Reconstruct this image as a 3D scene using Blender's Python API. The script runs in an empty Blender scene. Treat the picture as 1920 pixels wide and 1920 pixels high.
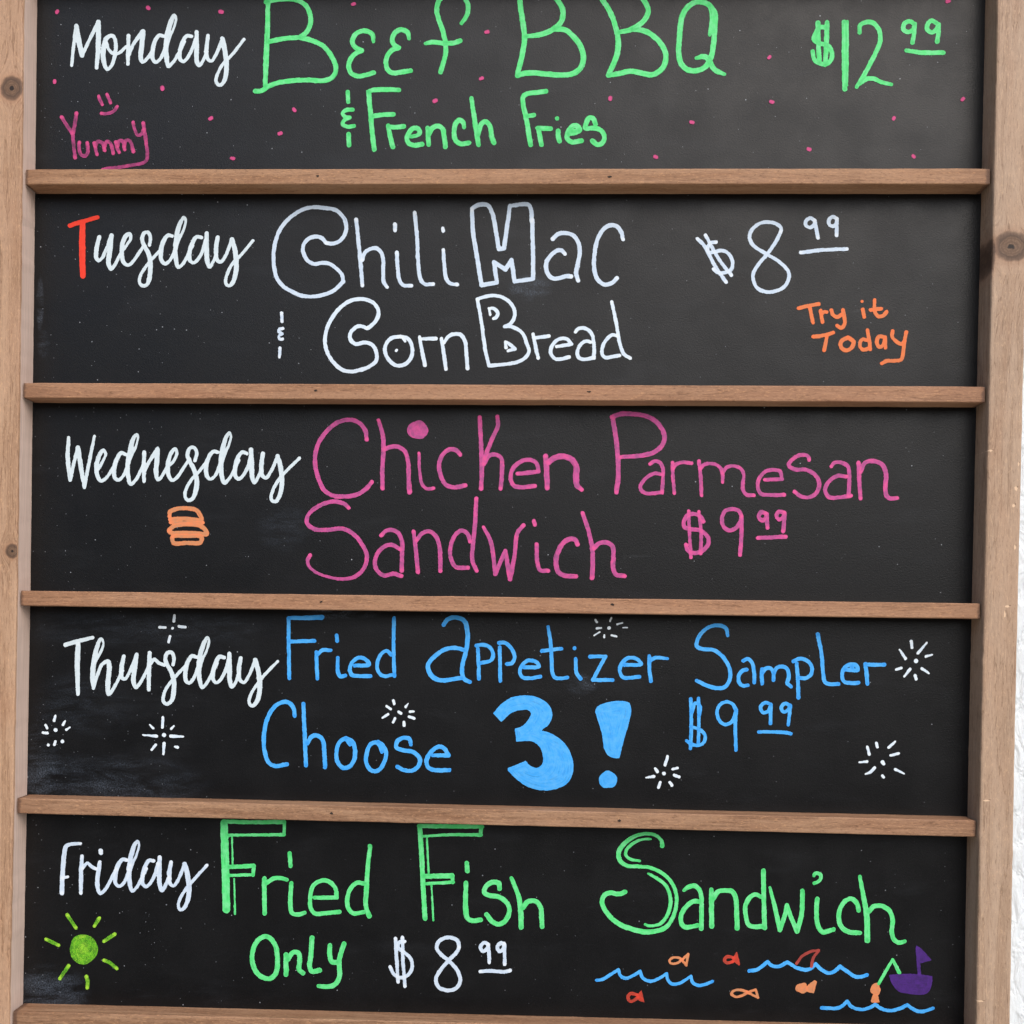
import bpy, math, random
import numpy as np

# ------------------------------------------------------------------ scene, camera, world, light
scene = bpy.context.scene
COL = scene.collection
BASE_Z = 1.50            # height of the board's origin (top left corner of the Monday panel) above the floor
BOARD_W = 0.6            # clear width between the two uprights, metres

# photograph survey: focal length and principal point in pixels of the 1920 px photograph, and the
# viewpoint in board coordinates (x right, y down, z into the wall)
FOC, PPX, PPY = 1765.12, 933.98, 1190.24
VIEW = np.array([0.32374968, 0.36829608, -0.59949005])
ROT = np.array([[0.999307494412098, -0.015650831495670533, 0.0337577114939513],
                [0.01583242058263441, 0.9998615576794483, -0.005118587043502008],
                [-0.03367292785472179, 0.005649508679651671, 0.9994169385103343]])

cam_d = bpy.data.cameras.new('camera')
cam = bpy.data.objects.new('camera', cam_d)
COL.objects.link(cam)
cam_d.sensor_fit = 'HORIZONTAL'
cam_d.sensor_width = 36.0
cam_d.lens = FOC / 1920.0 * 36.0
cam_d.shift_x = (960.0 - PPX) / 1920.0
cam_d.shift_y = (PPY - 960.0) / 1920.0
cam_d.clip_start = 0.01
cam_d.clip_end = 200.0
from mathutils import Matrix
def b2w(v):              # board -> world
    return (v[0], v[2], BASE_Z - v[1])
rx, ry, rz = ROT[0], -ROT[1], -ROT[2]      # camera axes in board coordinates
ax = [(r[0], r[2], -r[1]) for r in (rx, ry, rz)]
M = Matrix(((ax[0][0], ax[1][0], ax[2][0], 0), (ax[0][1], ax[1][1], ax[2][1], 0),
            (ax[0][2], ax[1][2], ax[2][2], 0), (0, 0, 0, 1)))
M.translation = b2w(VIEW)
cam.matrix_world = M
scene.camera = cam

SUN_AZ, SUN_EL = math.radians(24), math.radians(42)     # az measured from straight in front of the board, to the right
sd = (math.sin(SUN_AZ) * math.cos(SUN_EL), -math.cos(SUN_AZ) * math.cos(SUN_EL), math.sin(SUN_EL))
world = bpy.data.worlds.new('World')
scene.world = world
world.use_nodes = True
wn, wl = world.node_tree.nodes, world.node_tree.links
wn.clear()
wo = wn.new('ShaderNodeOutputWorld')
bg = wn.new('ShaderNodeBackground')
sky = wn.new('ShaderNodeTexSky')
sky.sky_type = 'NISHITA'
sky.sun_disc = False
sky.sun_elevation = SUN_EL
sky.sun_rotation = math.atan2(sd[0], sd[1])
sky.air_density = 1.0
sky.dust_density = 3.0
sky.ozone_density = 1.6
bg.inputs['Strength'].default_value = 0.15
# below the horizon the sky model is black: made-up surround, its dark skyline band added to dim panel reflections
wtc = wn.new('ShaderNodeTexCoord')
wsx = wn.new('ShaderNodeSeparateXYZ')
wmr = wn.new('ShaderNodeMapRange')
wmx = wn.new('ShaderNodeMix')
wmx.data_type = 'RGBA'
wl.new(wtc.outputs['Generated'], wsx.inputs[0])
wl.new(wsx.outputs[2], wmr.inputs[0])
wmr.interpolation_type = 'SMOOTHSTEP'
wmr.inputs[1].default_value = 0.02
wmr.inputs[2].default_value = 0.34
wl.new(wmr.outputs[0], wmx.inputs[0])
# ... dark below the horizon, bright straight down: added bounce for the ledge undersides
wg = wn.new('ShaderNodeMapRange')
wg.interpolation_type = 'SMOOTHSTEP'
wl.new(wsx.outputs[2], wg.inputs[0])
wg.inputs[1].default_value = -0.80
wg.inputs[2].default_value = -0.40
wgm = wn.new('ShaderNodeMix')
wgm.data_type = 'RGBA'
wl.new(wg.outputs[0], wgm.inputs[0])
wgm.inputs[6].default_value = (5.5, 5.4, 5.2, 1)
wgm.inputs[7].default_value = (0.40, 0.40, 0.39, 1)
wl.new(wgm.outputs[2], wmx.inputs[6])
wl.new(sky.outputs[0], wmx.inputs[7])
wl.new(wmx.outputs[2], bg.inputs[0])
wl.new(bg.outputs[0], wo.inputs[0])

sun_d = bpy.data.lights.new('sun', 'SUN')
sun_d.energy = 1.5
sun_d.angle = math.radians(72)          # overcast: a broad bright part of the sky
sun_d.color = (1.0, 0.995, 0.985)
sun = bpy.data.objects.new('sun', sun_d)
COL.objects.link(sun)
from mathutils import Vector
sun.rotation_euler = Vector(sd).to_track_quat('Z', 'Y').to_euler()

scene.view_settings.view_transform = 'Standard'
scene.view_settings.look = 'None'
scene.view_settings.exposure = 0.45
scene.view_settings.gamma = 1.0
scene.view_settings.use_curve_mapping = False

# ------------------------------------------------------------------ helpers
def survey(uv, z):
    """photograph pixels -> board coordinates on the plane at depth z"""
    uv = np.asarray(uv, float).reshape(-1, 2)
    x = (uv - (PPX, PPY)) / FOC
    v = np.concatenate([x, np.ones((len(x), 1))], 1) @ ROT
    t = (z - VIEW[2]) / v[:, 2]
    return VIEW + v * t[:, None]

ORIGIN = (BOARD_W / 2, 0.0, BASE_Z - 0.62)     # the board's base, world

def to_local(b):
    """board coordinates -> coordinates relative to the board's base"""
    b = np.asarray(b, float).reshape(-1, 3)
    return np.stack([b[:, 0] - ORIGIN[0], b[:, 2] - ORIGIN[1], BASE_Z - b[:, 1] - ORIGIN[2]], 1)

def link(o, parent=None, label=None):
    COL.objects.link(o)
    if parent is not None:
        o.parent = parent
    if label:
        o['label'] = label
    return o

def mesh_obj(name, verts, faces, mat, parent=None, label=None, smooth=False):
    me = bpy.data.meshes.new(name)
    me.from_pydata([tuple(map(float, v)) for v in verts], [], [tuple(int(i) for i in f) for f in faces])
    me.materials.append(mat)
    if smooth:
        me.polygons.foreach_set('use_smooth', [True] * len(me.polygons))
    me.update()
    return link(bpy.data.objects.new(name, me), parent, label)

class Nodes:
    def __init__(self, name):
        self.m = bpy.data.materials.new(name)
        self.m.use_nodes = True
        self.t = self.m.node_tree
        self.t.nodes.clear()
        self.out = self.t.nodes.new('ShaderNodeOutputMaterial')
        self.b = self.t.nodes.new('ShaderNodeBsdfPrincipled')
        self.t.links.new(self.b.outputs[0], self.out.inputs[0])
    def n(self, kind, **kw):
        x = self.t.nodes.new(kind)
        for k, v in kw.items():
            setattr(x, k, v)
        return x
    def l(self, a, b):
        self.t.links.new(a, b)
    def put(self, sock, v):
        if isinstance(v, bpy.types.NodeSocket):
            self.l(v, sock)
        else:
            sock.default_value = v
    def math(self, op, a, b=0.0, c=None, clamp=False):
        x = self.n('ShaderNodeMath', operation=op, use_clamp=clamp)
        self.put(x.inputs[0], a); self.put(x.inputs[1], b)
        if c is not None:
            self.put(x.inputs[2], c)
        return x.outputs[0]
    def mix(self, f, a, b, mode='MIX'):
        x = self.n('ShaderNodeMix', data_type='RGBA', blend_type=mode)
        self.put(x.inputs[0], f); self.put(x.inputs[6], a); self.put(x.inputs[7], b)
        return x.outputs[2]
    def ramp(self, v, lo, hi, a=0.0, b=1.0):
        x = self.n('ShaderNodeMapRange', interpolation_type='SMOOTHSTEP')
        self.put(x.inputs[0], v)
        for i, k in enumerate((lo, hi, a, b)):
            self.put(x.inputs[1 + i], k)
        return x.outputs[0]
    def noise(self, vec, scale, detail=3.0, rough=0.55, dist=0.0):
        x = self.n('ShaderNodeTexNoise')
        self.put(x.inputs['Vector'], vec)
        x.inputs['Scale'].default_value = scale
        x.inputs['Detail'].default_value = detail
        x.inputs['Roughness'].default_value = rough
        x.inputs['Distortion'].default_value = dist
        return x.outputs['Fac']
    def mapping(self, vec, scale=(1, 1, 1), loc=(0, 0, 0)):
        x = self.n('ShaderNodeMapping')
        self.put(x.inputs['Vector'], vec)
        x.inputs['Scale'].default_value = scale
        x.inputs['Location'].default_value = loc
        return x.outputs[0]
    def coord(self):
        return self.n('ShaderNodeTexCoord').outputs['Object']
    def xyz(self, vec):
        s = self.n('ShaderNodeSeparateXYZ')
        self.put(s.inputs[0], vec)
        return s.outputs
    def bump(self, h, strength, dist=0.001):
        x = self.n('ShaderNodeBump')
        x.inputs['Strength'].default_value = strength
        x.inputs['Distance'].default_value = dist
        self.l(h, x.inputs['Height'])
        self.l(x.outputs[0], self.b.inputs['Normal'])

def srgb(r, g, b):
    f = lambda c: (c / 255 / 12.92) if c / 255 <= 0.04045 else ((c / 255 + 0.055) / 1.055) ** 2.4
    return (f(r), f(g), f(b), 1.0)

# ------------------------------------------------------------------ materials
def wood(name, along, light, dark, seed=0.0, knots=(), grain=1.0, warm=None, tone_k=0.78, lit_side=None, nicks=(), ends=None):
    """stained cedar: fibres run along the axis `along`; knots = (x, z, rx, rz) in metres, object space"""
    light, dark, warm = ([v * tone_k for v in q[:3]] + [1] for q in (light, dark, warm or light))
    N = Nodes(name)
    co = N.coord()
    k = 0.055
    stretch = (k, 1, 1) if along == 'x' else (1, 1, k)
    if knots:
        X = N.xyz(co)
        push = None
        masks = []
        for (kx, kz, r1, r2, deep) in knots:
            dx = N.math('DIVIDE', N.math('SUBTRACT', X[0], kx), r1)
            dz = N.math('DIVIDE', N.math('SUBTRACT', X[2], kz), r2)
            d2 = N.math('ADD', N.math('MULTIPLY', dx, dx), N.math('MULTIPLY', dz, dz))
            d = N.math('SQRT', d2)
            if deep is not None:                       # the knot shows on one face only
                d = N.math('ADD', d, N.math('MULTIPLY', N.ramp(N.xyz(co)[1], deep - 0.0004, deep + 0.0006) if deep < 0 else 0.0, 9.0))
            d = N.math('ADD', d, N.math('MULTIPLY', N.math('SUBTRACT', N.noise(co, 260, 3), 0.5), 0.40))
            masks.append((d, dx))
            g = N.math('MULTIPLY', dx, N.math('EXPONENT', N.math('MULTIPLY', d2, -0.16)))
            g = N.math('MULTIPLY', g, -r1 * 1.1)
            push = g if push is None else N.math('ADD', push, g)
        cx = N.n('ShaderNodeCombineXYZ')
        N.l(N.math('ADD', X[0], push), cx.inputs[0]); N.l(X[1], cx.inputs[1]); N.l(X[2], cx.inputs[2])
        gco = cx.outputs[0]
    else:
        masks = []
        gco = co
    gv = N.mapping(gco, stretch, (seed, seed * 1.7, seed * 0.6))
    bands = N.noise(gv, 230 * grain, 4, 0.6, 0.3)
    fib = N.noise(N.mapping(gco, (0.10, 1, 1) if along == 'x' else (1, 1, 0.10), (seed * 2, seed, 0)), 1000, 3, 0.7)
    tone = N.noise(N.mapping(co, (0.35, 1, 1) if along == 'x' else (1, 1, 0.35), (seed, 0, seed)), 26, 3, 0.6)
    pore = N.noise(N.mapping(co, (0.35, 1, 1) if along == 'x' else (1, 1, 0.35), (seed, 3, 0)), 1150, 2, 0.75)
    c = N.mix(N.ramp(bands, 0.30, 0.68), dark, light)
    c = N.mix(N.math('MULTIPLY', N.ramp(tone, 0.40, 0.66), 0.75), c, warm or light)
    tone2 = N.noise(N.mapping(co, (0.2, 1, 1) if along == 'x' else (1, 1, 0.2), (seed + 5, 2, seed)), 60, 4, 0.6)
    c = N.mix(N.math('MULTIPLY', N.ramp(tone2, 0.50, 0.74), 0.45), c, (dark[0] * 1.05, dark[1] * 0.92, dark[2] * 0.85, 1))
    c = N.mix(N.math('MULTIPLY', N.ramp(tone2, 0.44, 0.24), 0.35), c, (light[0] * 1.02, light[1] * 1.12, light[2] * 1.2, 1))
    lines = N.ramp(N.math('ABSOLUTE', N.math('SUBTRACT', bands, 0.47)), 0.0, 0.012, 1.0, 0.0)
    c = N.mix(N.math('MULTIPLY', lines, 0.60), c, (dark[0] * 0.5, dark[1] * 0.45, dark[2] * 0.4, 1))
    c = N.mix(N.math('MULTIPLY', N.ramp(fib, 0.50, 0.74), 0.36), c, (light[0] * 1.35, light[1] * 1.32, light[2] * 1.28, 1))
    c = N.mix(N.math('MULTIPLY', N.ramp(fib, 0.48, 0.28), 0.50), c, (dark[0] * 0.62, dark[1] * 0.58, dark[2] * 0.55, 1))
    c = N.mix(N.math('MULTIPLY', N.ramp(pore, 0.56, 0.70), 0.50 if along == 'x' else 0.34), c, (light[0] * 1.55, light[1] * 1.45, light[2] * 1.25, 1))
    c = N.mix(N.math('MULTIPLY', N.ramp(pore, 0.42, 0.28), 0.55 if along == 'x' else 0.36), c, (dark[0] * 0.45, dark[1] * 0.42, dark[2] * 0.40, 1))
    if lit_side:  # inner face paler: light from the right put into the wood colour
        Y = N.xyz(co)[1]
        lit = N.ramp(N.math('ADD', Y, N.math('MULTIPLY', N.math('SUBTRACT', tone, 0.5), 0.0012)), lit_side[0] - 0.0004, lit_side[0] + 0.0004)
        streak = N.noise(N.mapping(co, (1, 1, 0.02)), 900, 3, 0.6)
        c = N.mix(N.math('MULTIPLY', lit, 0.85), c, N.mix(N.ramp(streak, 0.35, 0.65), lit_side[1], lit_side[2]))
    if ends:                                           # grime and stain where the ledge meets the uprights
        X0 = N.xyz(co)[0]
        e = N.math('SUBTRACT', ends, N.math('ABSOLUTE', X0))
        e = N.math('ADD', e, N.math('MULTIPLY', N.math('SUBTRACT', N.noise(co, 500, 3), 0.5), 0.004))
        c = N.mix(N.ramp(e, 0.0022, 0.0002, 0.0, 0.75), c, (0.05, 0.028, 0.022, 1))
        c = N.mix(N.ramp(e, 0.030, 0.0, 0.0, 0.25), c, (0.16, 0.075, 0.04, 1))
    for (qx, qz, q1, q2) in nicks:
        P = N.xyz(co)
        dx = N.math('DIVIDE', N.math('SUBTRACT', P[0], qx), q1)
        dz = N.math('DIVIDE', N.math('SUBTRACT', P[2], qz), q2)
        d = N.math('SQRT', N.math('ADD', N.math('MULTIPLY', dx, dx), N.math('MULTIPLY', dz, dz)))
        d = N.math('ADD', d, N.math('MULTIPLY', N.math('SUBTRACT', N.noise(co, 900, 2), 0.5), 1.2))
        c = N.mix(N.ramp(d, 1.0, 0.7), c, (0.66, 0.46, 0.30, 1))
        dk = N.math('SQRT', N.math('ADD', N.math('POWER', N.math('SUBTRACT', dx, 0.9), 2.0), N.math('POWER', N.math('ADD', dz, -0.8), 2.0)))
        c = N.mix(N.ramp(dk, 0.6, 0.3, 0.0, 0.7), c, (0.16, 0.09, 0.055, 1))
    n_k = N.noise(co, 420, 3, 0.7)
    for d, dx in masks:
        halo = N.ramp(d, 1.9, 0.7)
        c = N.mix(N.math('MULTIPLY', halo, 0.5), c, (dark[0] * 0.95, dark[1] * 0.75, dark[2] * 0.65, 1))
        rim = N.math('MULTIPLY', N.ramp(d, 1.25, 1.0), N.ramp(d, 0.55, 0.85))
        core = N.ramp(d, 1.10, 0.70)
        rings = N.ramp(N.math('SINE', N.math('MULTIPLY', d, 30.0)), -0.6, 0.8)
        kc = N.mix(N.math('MULTIPLY', rings, N.ramp(n_k, 0.3, 0.7)), (0.095, 0.054, 0.032, 1), (0.175, 0.106, 0.064, 1))
        c = N.mix(N.math('MULTIPLY', core, 0.85), c, kc)
        c = N.mix(N.math('MULTIPLY', rim, 0.62), c, (0.045, 0.028, 0.021, 1))
        c = N.mix(N.ramp(d, 0.26, 0.14), c, (0.022, 0.014, 0.01, 1))
    N.l(c, N.b.inputs['Base Color'])
    N.b.inputs['Roughness'].default_value = 0.62
    N.b.inputs['Specular IOR Level'].default_value = 0.28
    h = N.math('ADD', N.math('MULTIPLY', fib, 0.6), N.math('ADD', N.math('MULTIPLY', bands, 0.5), N.math('MULTIPLY', pore, 0.35)))
    N.bump(h, 0.35, 0.0006)
    return N.m

def loc_x(px, py, z):
    b = to_local(survey([(px, py)], z))[0]
    return b

CHALK_SPOTS = []
def chalkboard(name, smudges=(), seed=0.0):
    """matt black painted hardboard: fine pebble, dust specks, wiped chalk smudges (x, z, rx, rz, amount)"""
    N = Nodes(name)
    co = N.coord()
    c = N.mix(N.noise(co, 9, 4, 0.6), srgb(10, 10, 11), srgb(15, 15, 16))
    wipe = N.noise(N.mapping(co, (0.25, 1, 1), (seed, 0, seed)), 55, 4, 0.65)
    c = N.mix(N.math('MULTIPLY', N.ramp(wipe, 0.52, 0.78), 0.22), c, srgb(44, 46, 49))
    peb = N.noise(co, 1500, 2, 0.6)
    c = N.mix(N.math('MULTIPLY', N.ramp(peb, 0.60, 0.75), 0.18), c, srgb(80, 82, 84))
    X = N.xyz(co)
    # dust specks: sparse tiny cells, more of them towards the left end and the ledges
    for sc, th, amt, sd2 in ((260, 0.055, 0.55, 1.3), (520, 0.075, 0.40, 4.1), (110, 0.024, 0.8, 8.2)):
        v = N.n('ShaderNodeTexVoronoi', feature='F1')
        v.inputs['Scale'].default_value = sc
        N.l(N.mapping(co, (1, 0.0, 1), (seed + sd2, 0, sd2)), v.inputs['Vector'])
        wn2 = N.n('ShaderNodeSeparateColor')
        N.l(v.outputs['Color'], wn2.inputs[0])
        left = N.ramp(X[0], -0.12, -0.30, 0.0, 0.16)
        pick = N.ramp(N.math('ADD', wn2.outputs[0], left), 0.94, 0.97)
        size = N.math('MULTIPLY', wn2.outputs[1], th * 2.2)
        dot = N.math('MULTIPLY', N.ramp(v.outputs['Distance'], size, N.math('MULTIPLY', size, 0.5)), pick)
        c = N.mix(N.math('MULTIPLY', dot, amt), c, srgb(185, 190, 195))
    scr = N.noise(N.mapping(co, (0.12, 1, 1.2), (seed * 3, 0, seed)), 420, 3, 0.6, 0.8)
    patch = N.noise(N.mapping(co, (1, 1, 1), (seed, 2, 1)), 22, 3, 0.6)
    c = N.mix(N.math('MULTIPLY', N.math('MULTIPLY', N.ramp(scr, 0.66, 0.72), N.ramp(patch, 0.52, 0.70)), 0.07), c, srgb(120, 125, 130))
    for (sx, sz, r1, r2, amt) in smudges:
        dx = N.math('DIVIDE', N.math('SUBTRACT', X[0], sx), r1)
        dz = N.math('DIVIDE', N.math('SUBTRACT', X[2], sz), r2)
        d = N.math('ADD', N.math('MULTIPLY', dx, dx), N.math('MULTIPLY', dz, dz))
        cloud = N.noise(N.mapping(co, (0.30, 1, 1.1), (seed, 1, 0)), 110, 5, 0.7, 0.8)
        grit = N.noise(co, 1100, 3, 0.8)
        m = N.math('MULTIPLY', N.ramp(d, 1.0, 0.0), N.ramp(cloud, 0.36, 0.72))
        m = N.math('MULTIPLY', m, N.ramp(grit, 0.35, 0.75))
        c = N.mix(N.math('MULTIPLY', m, amt), c, srgb(150, 165, 185))
    N.l(c, N.b.inputs['Base Color'])
    rgh = N.noise(co, 30, 4, 0.6)
    N.l(N.ramp(rgh, 0.3, 0.7, 0.36, 0.46), N.b.inputs['Roughness'])
    N.b.inputs['Specular IOR Level'].default_value = 0.23
    N.bump(N.math('ADD', peb, N.math('MULTIPLY', N.noise(co, 800, 3, 0.6), 0.9)), 0.22, 0.0005)
    return N.m

def ink(name, col, pooled=None, thin=None, mottle=0.3, glitter=0.0, opac=0.0):
    """paint-marker ink: `pool` is thicker where strokes end or cross; `thin` lets the board grin through"""
    N = Nodes(name)
    co = N.coord()
    a = N.n('ShaderNodeAttribute', attribute_name='pool')
    c1, c2, c0 = (tuple(v * 0.83 for v in srgb(*q)[:3]) + (1.0,) for q in (col, pooled or col, thin or col))
    n1 = N.noise(co, 260, 4, 0.65)
    st = N.n('ShaderNodeAttribute', attribute_name='stroke')     # (along, across) in millimetres
    sv = N.mapping(st.outputs['Vector'], (0.07, 1.0, 1))
    n2 = N.noise(sv, 1.0, 3, 0.7)
    n3 = N.noise(N.mapping(st.outputs['Vector'], (0.12, 0.25, 1)), 1.0, 3, 0.6)
    c = N.mix(N.math('MULTIPLY', N.ramp(n1, 0.38, 0.70), mottle), c1, c0)
    c = N.mix(N.math('MULTIPLY', N.ramp(n2, 0.46, 0.70), mottle * 0.8), c, c0)
    c = N.mix(N.math('MULTIPLY', N.ramp(n3, 0.50, 0.75), mottle * 0.7), c, c2)
    board_c = (0.018, 0.018, 0.02, 1)
    c = N.mix(N.math('MULTIPLY', N.ramp(n2, 0.46, 0.26), 0.10 + 0.34 * mottle), c, board_c)
    c = N.mix(N.math('MULTIPLY', a.outputs['Fac'], 0.85), c, c2)
    if glitter:
        g1 = N.noise(co, 2300, 2, 0.9)
        c = N.mix(N.math('MULTIPLY', N.ramp(g1, 0.56, 0.66), glitter), c, c2)
        c = N.mix(N.math('MULTIPLY', N.ramp(g1, 0.46, 0.36), glitter), c, c0)
    N.l(c, N.b.inputs['Base Color'])
    N.b.inputs['Roughness'].default_value = 0.6
    N.b.inputs['Specular IOR Level'].default_value = 0.2
    return N.m

INK = {
    'white': ink('white_paint_ink', (220, 233, 237), (228, 239, 243), (198, 215, 222), 0.35),
    'whitewhite': ink('bright_white_ink', (224, 238, 248), (238, 246, 250), (204, 220, 238), 0.4),
    'bluewhite': ink('cool_white_ink', (212, 227, 241), (238, 245, 250), (192, 210, 232), 0.5),
    'green': ink('green_ink', (88, 228, 126), (66, 200, 106), (128, 234, 160), 0.8),
    'pink': ink('pink_ink', (212, 86, 154), (246, 92, 156), (166, 82, 134), 1.0),
    'pinkfade': ink('faded_pink_ink', (184, 68, 126), (228, 82, 140), (120, 54, 90), 1.0),
    'red': ink('red_ink', (240, 62, 42), (240, 66, 46), (244, 86, 62), 0.3),
    'blue': ink('blue_ink', (66, 172, 250), (48, 150, 236), (104, 190, 250), 0.65),
    'orange': ink('orange_ink', (240, 128, 72), (246, 120, 66), (206, 124, 84), 0.55),
    'orangefade': ink('faded_orange_ink', (228, 140, 90), (250, 140, 92), (190, 140, 104), 0.7),
    'redfade': ink('faded_red_ink', (204, 66, 48), (238, 70, 52), (142, 66, 54), 0.8),
    'brick': ink('dark_red_ink', (170, 68, 60), (178, 78, 66), (130, 56, 50), 0.6),
    'purple': ink('purple_ink', (78, 40, 126), (84, 44, 136), (58, 34, 92), 0.8),
    'lime': ink('lime_glitter_ink', (108, 190, 34), (186, 236, 70), (48, 112, 26), 0.9, 0.9),
}

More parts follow.
